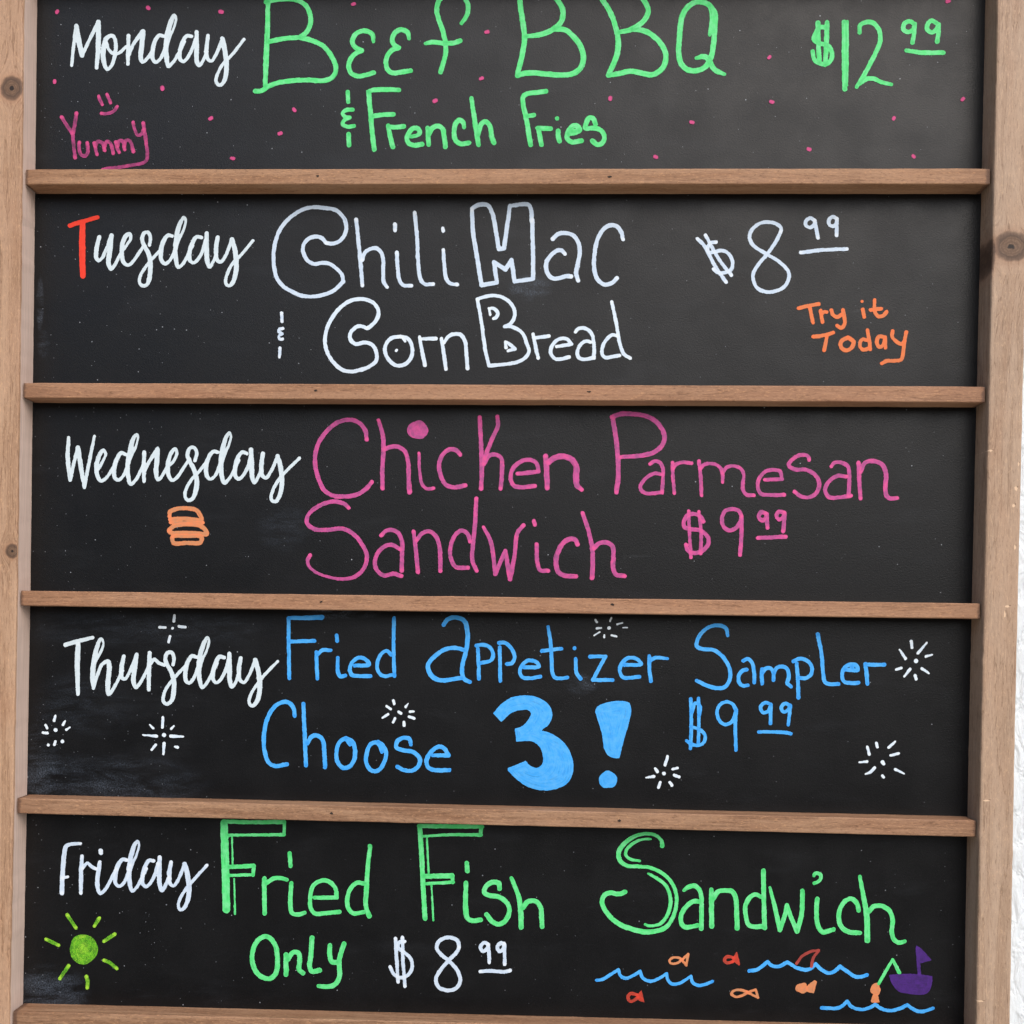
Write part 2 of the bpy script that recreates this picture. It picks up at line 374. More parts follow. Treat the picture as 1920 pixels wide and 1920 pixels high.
# ---- traced marker strokes: panel|name|label|ink|crop origin and zoom|width, then strokes
WRITING = """
# part lines: panel|name|label|ink|crop|width ; following lines: strokes
0|day_name|white script word Monday|white|0 0 4|28
538 490 24,552 340 26,572 195 28c,572 195 34,592 310 40,616 415 34c,616 415 28,675 290 26,738 165 30c,738 165 36,738 330 38,725 508 28
838 268 26,800 285 32,778 360 38,776 440 38,790 500 30,808 520 24,835 495 24,860 420 28,868 340 28,858 285 26,838 268 26/800 320 22,815 370 22,850 402 24,895 395 24,945 350 24
964 268 28,960 400 30,960 480 26/962 420 24,1005 325 26,1068 235 30c,1072 235 32,1064 340 38,1056 440 34,1070 464 26,1098 445 24,1150 370 24
1228 272 26,1195 266 28,1160 315 30,1144 390 32,1148 445 30,1168 466 26,1198 445 24,1232 380 28,1250 310 30
1244 340 36,1258 250 40,1283 160 36,1308 112 22,1320 140 18,1305 205 18,1272 280 24,1248 340 36,1248 420 36,1264 496 26,1295 470 24,1345 390 24,1385 310 24
1438 272 26,1400 270 28,1362 330 32,1348 400 32,1352 445 28,1374 462 24,1402 440 24,1440 370 26,1470 290 28/1475 240 30,1475 350 36,1478 465 34,1494 492 24,1525 450 24,1550 390 24
1560 268 28,1548 390 34,1560 445 28,1585 458 24,1620 410 24,1668 290 28c,1668 290 34,1690 400 36,1699 510 36,1688 590 32,1664 632 26,1640 637 24,1620 605 24,1635 545 24,1680 470 24,1740 410 24,1830 295 22
0|dish_word|green word Beef|green|440 0 4|36
250 12 32,246 200 36,236 440 42,228 645 32/236 14,300 -2,380 -8,470 2,540 50,570 140,555 215,500 272,380 288,258 310/490 282,560 298,660 342,725 420,760 510,738 575,670 605,560 600,420 606,330 620,250 648,200 682,155 684
1040 310 28,1034 262,1000 236,950 234,902 262,882 312,902 352,952 380c,905 402,870 442,855 492,872 546,922 570,990 562,1042 544
1308 288 30,1294 240,1250 222,1205 242,1182 300,1198 338,1230 358c,1180 376,1145 422,1134 476,1155 530,1195 548,1250 540,1320 530
1702 175 28,1740 115,1752 55,1732 -5,1690 -45,1630 -55,1570 -35,1530 10,1516 80,1532 150,1560 230,1580 320,1582 400,1566 470,1545 540/1432 326 24,1480 316,1580 325,1640 322,1692 305
0|dish_word|green letters BBQ|green|900 0 4|40
296 -60,300 20,318 150,334 290,312 430,278 566 34/290 -62,420 -78,520 -50,580 0,622 80,614 150,580 195,520 235,440 262,345 272 30/560 216,640 226,700 272,750 340,775 420,760 500,700 550,640 562,500 556,400 546,320 555,280 572 30
890 -50,920 0,965 70,1010 180,1035 290,1030 400,1000 480,962 565 34/890 -50,1050 -75,1180 -40,1238 15,1262 80,1240 140,1190 190,1120 225,1045 240 32/1140 220 32,1220 228,1300 270,1365 340,1394 420,1376 500,1330 545,1290 560,1200 546,1130 534,1050 550,965 566 32
1722 262 28,1738 180 36,1744 100 44,1722 42,1660 14,1590 28,1530 90,1505 180,1495 300,1490 400,1510 480,1555 522,1620 530,1690 502,1732 430,1752 330,1760 200,1762 100,1722 40/1622 436 26,1680 424,1720 452,1750 512,1790 540,1835 556 26
0|price|green price $12.99|green|1440 0 4|34
440 208,392 205,352 260,346 300,390 326,440 338,472 372,478 432,450 474,400 478,352 452,335 385 30/375 172 36,378 320 36,385 470 34/443 170 36,438 320 36,430 485 34
572 165 36,572 400 38,576 668 38/594 160 22,594 400 24,592 640 18
686 245 28,692 190,735 166,790 172,832 225,842 300,815 380,760 490,710 580,664 652 28/690 625,740 592 36,790 590 34,850 615 30,925 634 28
1098 180,1060 158,1020 182,1018 222,1055 240,1090 218,1100 180c,1096 240,1084 318/1262 172,1225 156,1196 185,1196 224,1232 242,1265 218,1280 182c,1278 240,1268 312/1038 378 30,1130 392,1220 396,1315 394 34
0|ampersand|green ampersand mark|green|440 0 4|30
848 690,852 764/884 822,840 826,810 850,830 876,862 882c,822 902,812 932,845 950,895 944/855 1005 34,857 1088 36
0|dish_word|green word French|green|440 0 4|36
998 686 26,1050 674,1140 672,1232 674 34/1004 690,1020 850,1030 980,1046 1120/1036 872 34,1100 862,1190 858
1150 940 30,1168 1030,1186 1102/1150 950 30,1200 954,1268 948
1322 1025 28,1370 1015 28,1388 995,1372 965,1338 962,1305 1000,1292 1042,1310 1078,1350 1090,1406 1080
1446 960 32,1455 1085/1456 1010,1482 962,1525 945,1558 965,1570 1020,1580 1100
1722 955 28,1714 918,1684 900,1656 932,1645 1000,1660 1056,1700 1080,1756 1070/1775 735 30,1800 900,1828 1085/1826 1010,1850 930,1884 912,1915 950,1928 1030,1945 1070
0|dish_word|green word Fries|green|900 0 4|36
495 684,420 694,352 704,322 728,325 790,345 880,365 1000,380 1085/355 872 30,405 862 34
438 960,448 1020,460 1085/430 960 30,480 962,530 964 34/586 980 34,586 1020,597 1060/578 888 32
662 1002,720 995,748 975,728 942,690 948,656 1000,655 1040,685 1064,762 1056/690 985 30,740 978 30
866 928,850 890,820 882,796 925,792 962,850 960,905 978,934 1030,915 1074,880 1085,842 1055
0|greeting_word|pink word Yummy|pinkfade|0 0 4|26
462 878 28,505 945,542 1000/573 850 28,558 950,548 1010,553 1100,563 1182 28
595 1068,592 1110,608 1160,640 1170,660 1135,654 1072
706 1072,715 1110,728 1158/712 1100,735 1062,768 1072,785 1128/782 1110,800 1062,825 1070,850 1150
868 1066,880 1110,895 1142/882 1098,895 1056,920 1060,935 1122/932 1100,948 1052,975 1060,1000 1138
998 918,1010 970,1032 1014,1058 1008,1078 970/1074 922,1086 1000,1098 1080,1104 1150,1100 1200,1060 1225,980 1240,900 1254,830 1262,770 1272
0|smiley_face|pink smiling face|pinkfade|0 0 4|24
740 722,752 755,768 785/802 708,815 740,830 772/760 850,800 852,850 836,880 798
1|day_name|white script letters of Tuesday|white|0 360 4|28
745 338 30,726 415 34,722 485 32,738 514 26,765 495 24,800 420 24,835 325 30c,835 325 32,825 430 38,815 535 36,832 576 26,862 545 24,900 470 24,950 400 22,980 350 22,974 316 26,948 325 32,922 375 34,914 450 34,926 525 30,955 548 24,985 535 24,1030 475 24,1075 405 24
1120 400 26,1128 340 26,1108 302 26,1080 310 28,1066 350 30,1078 395 30,1104 440 34,1124 500 34,1128 580 34,1120 650 34,1098 696 28,1070 703 24,1046 680 24,1056 620 24,1100 552 24,1150 492 24,1195 445 24
1292 332 26,1260 326 28,1222 380 32,1206 450 34,1212 515 28,1240 538 24,1272 515 24,1306 450 26,1322 390 28/1316 405 34,1330 300 36,1355 225 32,1380 188 20,1392 210 18,1378 280 18,1345 350 24,1318 410 34,1318 490 34,1338 564 26,1370 540 24,1415 460 24,1445 400 24
1512 342 26,1475 336 28,1440 390 32,1420 460 32,1426 515 28,1450 530 24,1482 508 24,1520 440 26,1542 360 28/1550 310 30,1550 420 36,1555 525 34,1572 562 26,1600 520 24,1622 470 24
1632 340 30,1620 430 34,1630 512 28,1655 525 24,1690 480 24,1740 355 28c,1740 355 34,1765 450 36,1772 560 36,1760 640 34,1735 695 28,1710 703 24,1692 680 24,1705 612 24,1750 530 24,1810 470 24,1898 364 22
1|day_initial|red capital T of Tuesday|red|0 360 4|38
522 252 32,600 228 32,732 190 30/620 232 40,616 400 48,622 628 42
1|dish_word|white outlined word Chili|bluewhite|480 360 5.3333|38
710 512,760 515,820 500,880 440,904 360,890 285,850 225,790 178,700 162,580 152,480 170,370 232,270 330,205 460,178 600,178 720,205 850,270 940,370 1000,450 1034,540 1045,650 1034,760 995,840 930,872 892c,860 830,800 762,740 720,670 708,580 720,520 690,485 635,468 570,490 502,540 458,600 446,660 462,700 510
1002 275,1030 550,1050 760,1065 935/1062 680,1090 605,1140 570,1200 562,1248 600,1272 680,1272 800,1278 900,1312 950 34
1389 322,1390 384/1408 605,1416 750,1435 880,1470 930,1555 937/1587 207,1610 450,1625 750,1650 880,1692 922,1772 920/1869 362 34,1872 388/1872 578 34,1890 800,1902 865,1940 912,2010 925
1|dish_word|white outlined word Mac|bluewhite|840 360 5.3333|42
240 180 38,250 400,285 620,335 932c,490 905c,460 702c,575 775c,635 678c,666 895c,852 868c,850 600,845 420,845 280/836 290,832 190,805 128,620 138c,560 562c,508 570c,440 205,395 132,300 132,242 165
1048 468,1100 422,1170 408,1245 430,1300 500,1318 590,1302 700,1282 810,1300 885/1170 620 36,1140 585,1105 580,1040 622,985 700,985 780,1020 845,1065 866,1130 856,1180 842,1232 845
1750 472 38,1732 400,1690 346,1640 330,1582 350,1520 420,1480 530,1460 680,1470 810,1510 890,1575 926,1640 908,1690 858
1|ampersand|white ampersand mark|bluewhite|480 360 5.3333|30
256 1210,260 1295/270 1365,236 1372,228 1395,262 1418c,230 1440,238 1468,265 1470/240 1560,234 1650
1|dish_word|white outlined word Corn|whitewhite|480 360 5.3333|38
1108 1362,1160 1330,1210 1270,1226 1200,1195 1130,1130 1086,1040 1070,940 1090,840 1160,760 1260,705 1380,690 1500,720 1620,790 1720,870 1780,960 1795,1070 1770,1165 1725,1204 1680,1200 1590,1160 1525,1090 1504,1000 1520,952 1490,938 1440,965 1380,1020 1342,1080 1350,1108 1362
1430 1446 34,1360 1458,1305 1512,1290 1592,1330 1680,1410 1736,1500 1716,1555 1642,1560 1550,1520 1468,1440 1446/1465 1458 28,1490 1492 28/1402 1588 30,1408 1580 30
1635 1450 30,1662 1600,1690 1732/1650 1468 30,1798 1465/1855 1465 34,1900 1768/1878 1510 30,1930 1440,1990 1420,2050 1430,2092 1500,2102 1600,2115 1765
1|dish_word|white outlined word Bread|whitewhite|840 360 5.3333|36
292 1072,330 1270,370 1560,408 1735c,440 1735,600 1718,700 1698,780 1650,810 1590,790 1520,750 1420,690 1370,620 1345,565 1346c,630 1310,665 1240,660 1170,610 1095,530 1048,450 1035,360 1050,292 1072
410 1162 26,424 1228 28/412 1164 26,460 1168,498 1212,480 1255,450 1266 28/574 1498 26,580 1555/580 1500 26,625 1530,668 1570c,600 1590 28
850 1420 32,880 1560,902 1660/862 1460 32,1010 1440/1085 1546 32,1236 1522c,1190 1472,1140 1464,1080 1490,1030 1560,1030 1622,1070 1666,1120 1672,1212 1650
1275 1400 32,1300 1370,1350 1360,1410 1386,1445 1440,1460 1520,1460 1660/1430 1502 32,1380 1490,1330 1520,1295 1592,1302 1650,1350 1672,1460 1658
1638 1098 32,1680 1300,1720 1520,1760 1620,1822 1662/1690 1436 34,1640 1430,1580 1480,1540 1570,1546 1630,1580 1656,1640 1646,1715 1635
1|price|white price $8.99|bluewhite|1280 360 4|27
110 350,160 400,240 550,325 675/172 325,270 500,365 625/250 376,210 382,188 415,196 452,300 440,350 470,374 530,362 582,310 606,260 602,232 578
735 296,738 270,700 238,640 225,570 240,515 290,502 342,530 400,620 460,720 520,788 590,798 640,762 710,690 745,630 750,560 720,530 660,530 610,570 540,640 460,700 370,735 296
990 215,958 196,926 216,924 250,955 266,985 248,992 215c,1015 345/1156 198,1124 184,1098 212,1100 244,1132 256,1154 232,1158 200c,1155 325/885 455,1050 435,1232 428
1|slogan|orange words Try it Today|orange|1280 360 4|28
870 872,940 855,1020 840/955 870,965 920,978 980/1035 890,1048 975/1042 915,1060 900,1080 900/1115 888,1130 925,1162 938,1190 920/1202 885,1212 940,1214 990,1190 1020,1158 1002
1350 880,1362 936/1345 820 24/1440 810 26,1440 890,1462 930,1500 930,1530 898/1410 885,1490 874
980 1085,1060 1075,1130 1055/1080 1085,1072 1130,1060 1188/1238 1090 32,1192 1118 32,1186 1160 32,1222 1188 32,1264 1170 32,1282 1125 32,1245 1092 32
1385 1035,1400 1120,1406 1180/1385 1112,1345 1106,1330 1150,1352 1182,1402 1174/1520 1090,1472 1084,1456 1130,1478 1164,1505 1148,1516 1100/1520 1090,1520 1168
1575 1042,1570 1082,1600 1120,1642 1140,1666 1118/1676 1052,1660 1150,1652 1220,1640 1256,1590 1266,1530 1266,1495 1285
2|day_name|white script word Wednesday|white|80 760 4|28
195 242 24,188 400 34,206 560 26c,235 430 26,265 318 30c,265 318 34,285 450 36,312 615 26c,350 420 26,388 232 22
415 480 24,450 420 22,472 365 22,456 336 24,430 365 32,405 450 36,412 530 32,438 566 26,475 545 24,530 465 24,555 420 24
622 368 26,590 356 28,555 405 32,536 480 32,542 545 28,568 560 24,600 535 24,635 460 28,650 400 30
640 410 34,665 300 36,685 240 30,706 218 20,714 240 18,698 310 18,670 370 24,640 430 34,640 520 34,660 590 26,690 570 24,730 500 24,760 430 24
762 352 28,758 460 30,760 570 26/764 490 26,800 420 26,862 325 30c,862 325 32,858 410 36,850 500 36,864 556 26,888 540 24,930 470 24,980 420 22,1006 360 22,995 326 24,965 355 30,940 440 34,946 530 32,970 562 26,1000 548 24,1050 480 24,1100 400 24
1142 415 26,1155 360 26,1135 316 26,1105 322 28,1086 372 30,1102 420 32,1135 480 32,1155 560 34,1148 640 36,1122 700 28,1090 711 26,1070 688 24,1075 630 24,1115 560 24,1170 500 24,1220 435 24
1312 352 26,1280 346 28,1245 392 32,1226 460 32,1234 535 28,1258 553 24,1290 530 24,1325 460 28,1340 400 28
1335 410 34,1355 300 36,1378 235 30,1400 206 20,1411 230 18,1395 300 18,1362 370 24,1342 430 34,1342 520 34,1362 582 26,1390 560 24,1440 480 24,1470 410 24
1532 362 26,1495 352 28,1460 402 32,1443 482 32,1447 535 28,1470 552 24,1500 530 24,1540 460 26,1560 380 28/1562 330 30,1568 440 36,1572 545 34,1588 580 26,1615 540 24,1640 480 24
1652 362 30,1640 450 34,1648 526 28,1675 544 24,1715 490 24,1762 382 28c,1762 382 32,1785 470 34,1795 580 34,1782 660 32,1755 715 28,1732 722 24,1714 700 24,1725 640 24,1770 560 24,1830 490 24,1926 396 22
2|burger_drawing|orange drawing of a burger|orangefade|80 760 4|32
950 832,955 800,1000 778,1080 772,1150 785,1182 825,1190 858,1080 850,955 856/958 880 26,1080 882 30,1202 880 28
948 942,980 908,1080 892,1180 904,1222 938,1232 964,1170 962,1060 956,975 958,948 942/975 985,980 1030,1080 1032,1185 1028,1188 985,1080 980,975 985
2|dish_word|pink word Chicken|pink|560 760 4|32
510 255,500 190,450 128,380 108,300 125,210 195,142 300,122 420,146 540,195 640,260 678,340 684,440 668,500 630,550 575
598 112 26,630 220,636 330,628 460,628 622/642 330,690 312,750 312,800 352,822 430,825 550,832 650 40
902 358 22,908 500 24,925 590 24,960 625 26,1012 622 24/E:893 184 79 68
1212 370,1180 336,1130 332,1080 370,1052 450,1070 540,1110 600,1170 614,1250 600
1358 90,1370 350,1374 480,1367 625/1490 85 30,1495 150,1460 230,1420 330,1395 400/1388 440 36,1428 378,1480 370,1520 400,1525 480,1515 625
1640 512 28,1720 506,1800 496 28c,1780 430,1730 408,1670 420,1610 470,1590 540,1610 598,1660 614,1772 604/1853 382 38,1860 500 40,1864 620 38/1872 430 40,1922 392 42,1990 382 42,2050 408 42,2083 465 44,2080 540 44,2088 600 42,2122 632 30
2|dish_word|pink word Parmesan|pink|960 760 5.3333|46
1000 118,1080 88,1200 86,1350 112,1450 172,1510 260,1526 320,1500 400,1420 468,1300 500,1085 518 36/1006 125,1040 330,1060 550,1062 720,1042 868
1380 586 36,1422 560 36,1470 566 36,1506 620 36,1510 720 36,1500 872 38/1500 692 36,1430 680 36,1350 720 36,1284 802 36,1292 850 36,1340 880 36,1500 870 36
1604 572 36,1608 700 36,1624 880 36/1612 630 36,1640 592 38,1700 570 36,1795 580 38
1870 555 36,1888 740 36,1897 900 36/1884 632 36,1925 592 36,2010 585 36,2080 620 36,2105 690 36,2105 770 34/2105 680 36,2145 622 36,2225 608 36,2292 638 36,2318 700 36,2308 780 36,2314 855 38,2348 893 38,2420 900 36
2526 744 36,2700 738 36c,2680 662 38,2612 645 38,2532 664 38,2466 745 38,2460 825 38,2492 885 38,2586 896 38,2722 896 38
2972 545 38,2958 508 38,2892 496 38,2812 533 38,2766 598 40,2825 640 40,2946 646 40,3040 706 42,3072 786 42,3040 880 40,2960 920 38,2880 906 38,2826 862 38
3192 612 36,3226 573 38,3292 572 38,3360 612 40,3373 690 40,3366 908 40/3345 712 38,3252 706 38,3160 772 40,3132 852 40,3172 920 40,3280 920 40,3388 902 40
3466 573 42,3472 746 40,3485 932 38/3486 668 38,3532 574 42,3626 558 44,3706 600 46,3740 692 46,3733 826 46,3746 906 46,3786 932 42,3852 926 38
2|dish_word|pink word Sandwich|pink|560 760 4|31
375 768,340 738,280 722,210 730,120 775,68 830,62 880,110 925,200 935,330 926,410 965,480 1050,512 1130,490 1220,420 1285 30,330 1302 24,220 1286 20,120 1246 20,74 1200 24,68 1160,85 1125
620 975,650 945,700 935,750 962,775 1022,775 1130,772 1240/760 1080,700 1046,640 1060,590 1112,572 1182,590 1240,640 1275,710 1264,770 1280
862 945 28,880 1100,895 1250/885 1010,930 958,980 945,1030 982,1055 1060,1062 1150,1062 1242
1332 700,1322 900,1306 1060,1302 1160,1335 1240/1285 1022 26,1265 962,1220 940,1170 980,1140 1060,1142 1150,1180 1212,1270 1218
1385 912 24,1440 1020,1475 1265c,1550 1090c,1585 1302 36c,1620 1120,1640 960,1685 900/1785 1042,1790 1180,1812 1236,1870 1240/1764 866 28,1772 896
2092 1042 34,2072 1008 34,2035 1002 36,1982 1035 36,1938 1118 36,1930 1192 36,1950 1252 36,1990 1275 34,2080 1283 34
2130 808 30,2170 930 32,2200 1066 34,2206 1170 34,2200 1294 36/2214 1072 34,2252 1036 34,2312 1029 34,2354 1058 34,2360 1140 34,2358 1222 34,2380 1268 34,2444 1279 34
2|price|pink price $9.99|pink|1220 760 4|30
285 792 24,290 950 24,302 1140 28/360 797 24,378 950 26,375 1112 28/395 872,372 832,320 814,272 830,246 880,255 915,300 928,380 942,430 990,432 1040,392 1088,330 1108,280 1090,265 1045
682 830,660 792,610 777,560 792,535 850,546 908,590 938,640 918,672 870,683 835c,680 980,670 1122
862 808 28,828 800,810 838,838 864,866 842,870 815c,876 918 30/1004 804 28,960 798,944 832,965 858,992 842,1006 808c,994 945 32/804 995,1012 985 32
3|day_name|white script word Thursday|white|60 1140 4|28
250 276 30,340 250 32,455 222 26/345 268 36,340 450 38,345 645 28
475 400 22,520 320 20,535 260 18,518 230 20,488 290 34,462 420 38,455 530 36,460 602 24c,485 520 24,530 420 26,572 400 30,580 440 36,570 560 38,575 646 28,600 620 26,650 530 24,680 470 24
688 362 28,672 450 34,676 526 28,700 530 24,740 460 24,785 348 28c,785 348 30,770 450 36,762 550 34,778 596 26,805 570 24,850 490 24,880 430 24
882 336 30,878 450 32,876 612 28/885 425 24,918 386 26,950 412 26,992 428 24
1058 425 26,1065 370 26,1045 332 26,1015 338 28,1000 378 30,1012 422 32,1045 480 32,1065 550 34,1062 630 36,1046 695 30,1010 720 24,985 698 24,995 630 24,1030 570 24,1080 510 24,1150 435 24
1232 368 26,1200 360 28,1165 412 32,1150 480 32,1154 542 28,1175 563 24,1205 538 24,1240 460 28,1256 400 28
1250 425 34,1270 320 36,1295 250 30,1318 222 20,1328 245 18,1310 320 18,1280 380 24,1256 440 34,1256 530 34,1276 595 26,1305 570 24,1355 480 24,1388 415 24
1442 372 26,1405 366 28,1375 418 32,1357 490 32,1362 542 28,1385 560 24,1415 535 24,1455 460 26,1475 390 28/1480 342 30,1482 450 36,1485 550 34,1500 592 26,1530 550 24,1550 490 24
1565 376 30,1552 460 34,1562 542 28,1590 558 24,1630 500 24,1675 390 28c,1675 390 34,1700 490 36,1708 600 36,1695 680 34,1665 728 28,1642 732 24,1628 705 24,1640 650 24,1690 570 24,1745 500 24,1842 400 22
3|dish_word|blue word Fried|blue|460 1140 4|28
325 75,325 300,330 528/325 75 26,450 74 34,575 70 36/330 252,518 246
532 330,540 530/540 350,580 316,640 318/692 372,695 480,712 514,750 506/685 205,688 248/820 432,928 424,900 385,850 372,800 410,784 460,800 502,850 510,940 510/1115 75,1112 300,1118 510/1095 352,1060 322,1020 345,990 410,1000 482,1040 510,1120 498
3|dish_word|blue word appetizer|blue|880 1140 4|28
-195 128 30,-160 85 32,-100 70 32,-40 95 34,-15 170 34,-20 300 34,-50 420 32,-55 490 32,-40 530 32,5 555 30/-40 315 30,-100 300 30,-180 310 32,-270 372 32,-310 430 32,-290 500 36,-230 540 32,-60 525 30
65 310,72 530/52 282,100 275,150 292,178 340,162 392,85 412/228 295,232 548/222 262,270 262,320 310,340 370,320 412,282 420/408 445,522 438,500 405,440 395,396 430,380 480,400 520,450 528,532 515
590 140 24,608 250,618 400,622 480,640 520,680 528,735 522/545 322,690 305/797 380 26,805 490 28,835 530 30/790 302 32/905 365,1022 362c,925 540c,1075 540
1165 426,1288 420,1255 382,1190 375,1140 420,1128 470,1150 518,1200 524,1275 515/1350 360,1350 450,1362 550/1355 395,1400 372,1485 380 24
3|dish_word|blue word Sampler|blue|1280 1140 4|29
338 205 26,322 150,250 130,170 160,116 230,105 285,150 308,230 315,300 365,350 450,355 530,320 590,270 602,190 585,105 545
455 395,490 382,520 410,535 480,538 558/480 462,450 470,420 510,425 560,450 582,488 580/595 458 26,592 500,597 568/598 485,622 455,655 450,678 480,682 540/685 490,705 450,745 438,785 458,796 520,785 562,812 590
855 415,865 550,868 672/830 400,880 380,940 400,970 450,960 502,920 526,872 524/1013 197,1042 350,1055 500,1068 555,1100 570,1168 570/1220 462,1312 464,1302 430,1260 422,1216 446,1195 500,1210 550,1260 564,1318 560/1270 442 34
1370 420 30,1378 480 32,1385 568 30/1375 425 30,1515 425 30
3|dish_word|blue word Choose|blue|460 1140 4|31
370 810 28,364 760,330 712,280 706,220 740,165 830,140 950,145 1080,175 1160,220 1184,312 1172/435 720 28,445 950,455 1180/465 1015,500 962,540 956,580 992,592 1080,598 1195
785 1025 26,752 982,712 1000,685 1070,690 1150,730 1198,780 1190,818 1130,822 1060,800 1000,755 976/1025 1080 26,1005 1025,985 1008,940 1022,910 1090,910 1170,950 1220,1000 1216,1045 1150,1056 1085,1030 1030,995 1006
1242 1025 26,1230 982,1190 972,1140 1000,1132 1045,1180 1066,1260 1082,1308 1130,1300 1182,1250 1220,1190 1215,1140 1190/1405 1105 26,1525 1106c,1490 1052,1450 1040,1392 1080,1360 1140,1370 1192,1410 1214,1530 1215
3|number|large solid blue figure 3|blue|880 1140 4|28
P:180 790,240 720,320 670,420 655,510 670,590 720,622 790,605 860,545 918c,610 940,690 990,745 1060,778 1150,775 1240,740 1310,660 1355,550 1368,450 1345,360 1290,290 1220c,290 1200c,420 1148c,460 1185,510 1198,545 1175,552 1110,525 1040,480 1005,420 998,350 1003c,340 905c,390 890,440 840,462 790,440 765,390 765,320 785,240 855c,180 790c
3|exclamation_mark|large solid blue exclamation mark|blue|880 1140 4|28
P:945 775,960 740,1040 707,1150 698,1200 715,1214 770,1200 850,1160 990,1125 1125c,1085 1125,1040 1105,1015 1060,990 930,955 820/E:1040 1288 69 65
3|price|blue price $9.99|blue|1280 1140 4|26
60 682,65 850,58 1055/118 677,122 800,118 1008/70 780,95 715,130 735,132 770,125 805/62 892,120 908,166 952,162 1002,120 1030,60 1018,30 996
398 765 28,372 718,320 705,275 732,258 790,280 850,320 874,370 850,402 765c,395 900,400 1065 28/658 722,620 710,585 740,602 784,640 774,662 725c,658 865/806 730,768 716,740 745,755 778,790 766,808 732c,792 878/570 930,700 930,780 935,812 944
3|sparkle_drawing|white four-ray sparkle above the word Thursday|whitewhite|60 1140 4|20
1068 55,1064 100/955 145,1000 146/1100 138,1150 143/1035 212,1025 255/1054 152 22
3|sparkle_drawing|white sparkle at the left end|whitewhite|60 1140 4|20
176 806 10,172 820,165 844/250 846 10,240 860,232 876/284 895 12,258 912/102 878,114 900/82 936 18,115 938/176 1000,168 1026/228 1000 24/122 1028 24/176 916 30
3|sparkle_drawing|white sparkle under the word Thursday|whitewhite|60 1140 4|21
981 820,978 895/882 874 12,908 902/1064 884 12,1045 905/832 952 12,935 961 24/1040 961 26,1135 965 14/928 1026,898 1062/990 1015 24,985 1095 18/1072 1040 18,1092 1046/990 953 30
3|sparkle_drawing|white sparkle above the word Choose|whitewhite|460 1140 4|21
1110 694,1117 718/1060 736,1090 758/1028 824 12,1070 798/1122 828,1108 858 16/1190 856,1191 880/1222 714 10,1202 742/1236 777,1264 776 14/1228 815,1266 828/1150 779,1168 790
3|sparkle_drawing|white sparkle between appetizer and Sampler|whitewhite|880 1140 4|15
945 88,956 106/1065 74 12,1055 98/1108 122,1148 112 12/1152 148 10,1186 147 10/955 154,988 150/936 206 10,978 180/1012 202,1012 220/1066 204,1104 213/1049 150 28
3|sparkle_drawing|white sparkle below the dollar sign|whitewhite|880 1140 4|22
1486 1112,1480 1140,1468 1178/1394 1204,1410 1228/1326 1272 14,1385 1264/1432 1308,1420 1346/1504 1308,1520 1330/1526 1208,1562 1200/1536 1252,1572 1266/1460 1242 28
3|sparkle_drawing|white sparkle after the word Sampler|whitewhite|1280 1140 4|22
1715 250,1720 298/1830 260 12,1765 338 24/1626 312 12,1672 378/1824 364,1872 350 12/1600 462 18,1640 450/1706 458 22,1662 514 16/1745 508 26,1750 534/1794 454,1848 490 14/1752 398 34
3|sparkle_drawing|white sparkle in the lower right corner|whitewhite|1280 1140 4|21
1452 1012,1460 1044/1385 1042,1400 1098/1594 1002 14,1545 1046/1560 1106,1618 1091/1324 1158 12,1382 1152/1440 1198,1408 1230,1370 1246 12/1498 1258,1508 1270/1595 1210,1660 1242 14/1498 1155 28,1508 1168 24
4|day_name|white script word Friday|bluewhite|60 1530 4|28
225 578 34,228 460 34,240 300 34,256 228 32,290 212 26,364 206 22/230 465 24,268 456 22/375 302 28,368 420 32,366 578 28/380 392 24,415 354 26,445 378 26,478 395 24
508 345 28,495 440 34,490 520 34,510 580 26,542 560 24,590 480 24,630 400 24/515 262 34,515 276 34
712 332 26,680 326 28,645 372 32,626 440 32,628 505 28,652 528 24,685 506 24,718 440 28,735 370 28
725 400 34,745 290 36,770 215 30,792 190 20,802 215 18,785 290 18,755 350 24,732 410 34,732 500 34,752 560 26,780 540 24,825 460 24,858 395 24
912 338 26,880 333 28,845 386 32,829 455 32,832 508 28,855 528 24,885 505 24,925 430 26,945 360 28/958 310 30,955 410 36,958 515 34,975 560 26,1000 520 24,1025 460 24
1042 346 28,1030 430 34,1038 508 28,1062 523 24,1100 470 24,1145 362 28c,1145 362 34,1168 450 36,1178 560 36,1165 640 34,1135 695 28,1112 702 24,1098 675 24,1110 620 24,1160 540 24,1220 470 24,1312 370 22
4|sun_drawing|lime green drawing of a sun|lime|60 1530 4|26
E:387 1000 104 112/265 742,328 838/505 765,468 825/620 885,540 940/105 924,200 970/275 1122,208 1220/408 1205 28,418 1245 26,415 1288/540 1082,575 1095,636 1144
4|dish_word|green block-letter word Fried|green|400 1530 4|32
80 56 56,88 300 58,98 702 56/75 42 30,300 46 30,530 44 32/534 50 24,530 142 22/115 144 20,300 142 22,530 140 26/140 158 12,145 368 14/120 382 30,302 374 34/302 376 28,298 445 26/120 446 22,300 440 24/156 470 12,163 735 14
382 470 34,385 730 34/395 505 32,450 470,510 466,550 478 30/585 505 32,578 650,592 728,640 738,685 726 30/572 280,580 375 32/760 612 28,925 612c,915 540,862 490,810 485,750 522,728 600,730 690,762 730,830 730,945 718/1175 225,1157 400,1148 560 36,1145 680,1168 750 38/1130 506,1080 500,1030 542,1006 612,1012 690,1050 730,1130 720
4|dish_word|green block-letter word Fish|green|720 1530 4|36
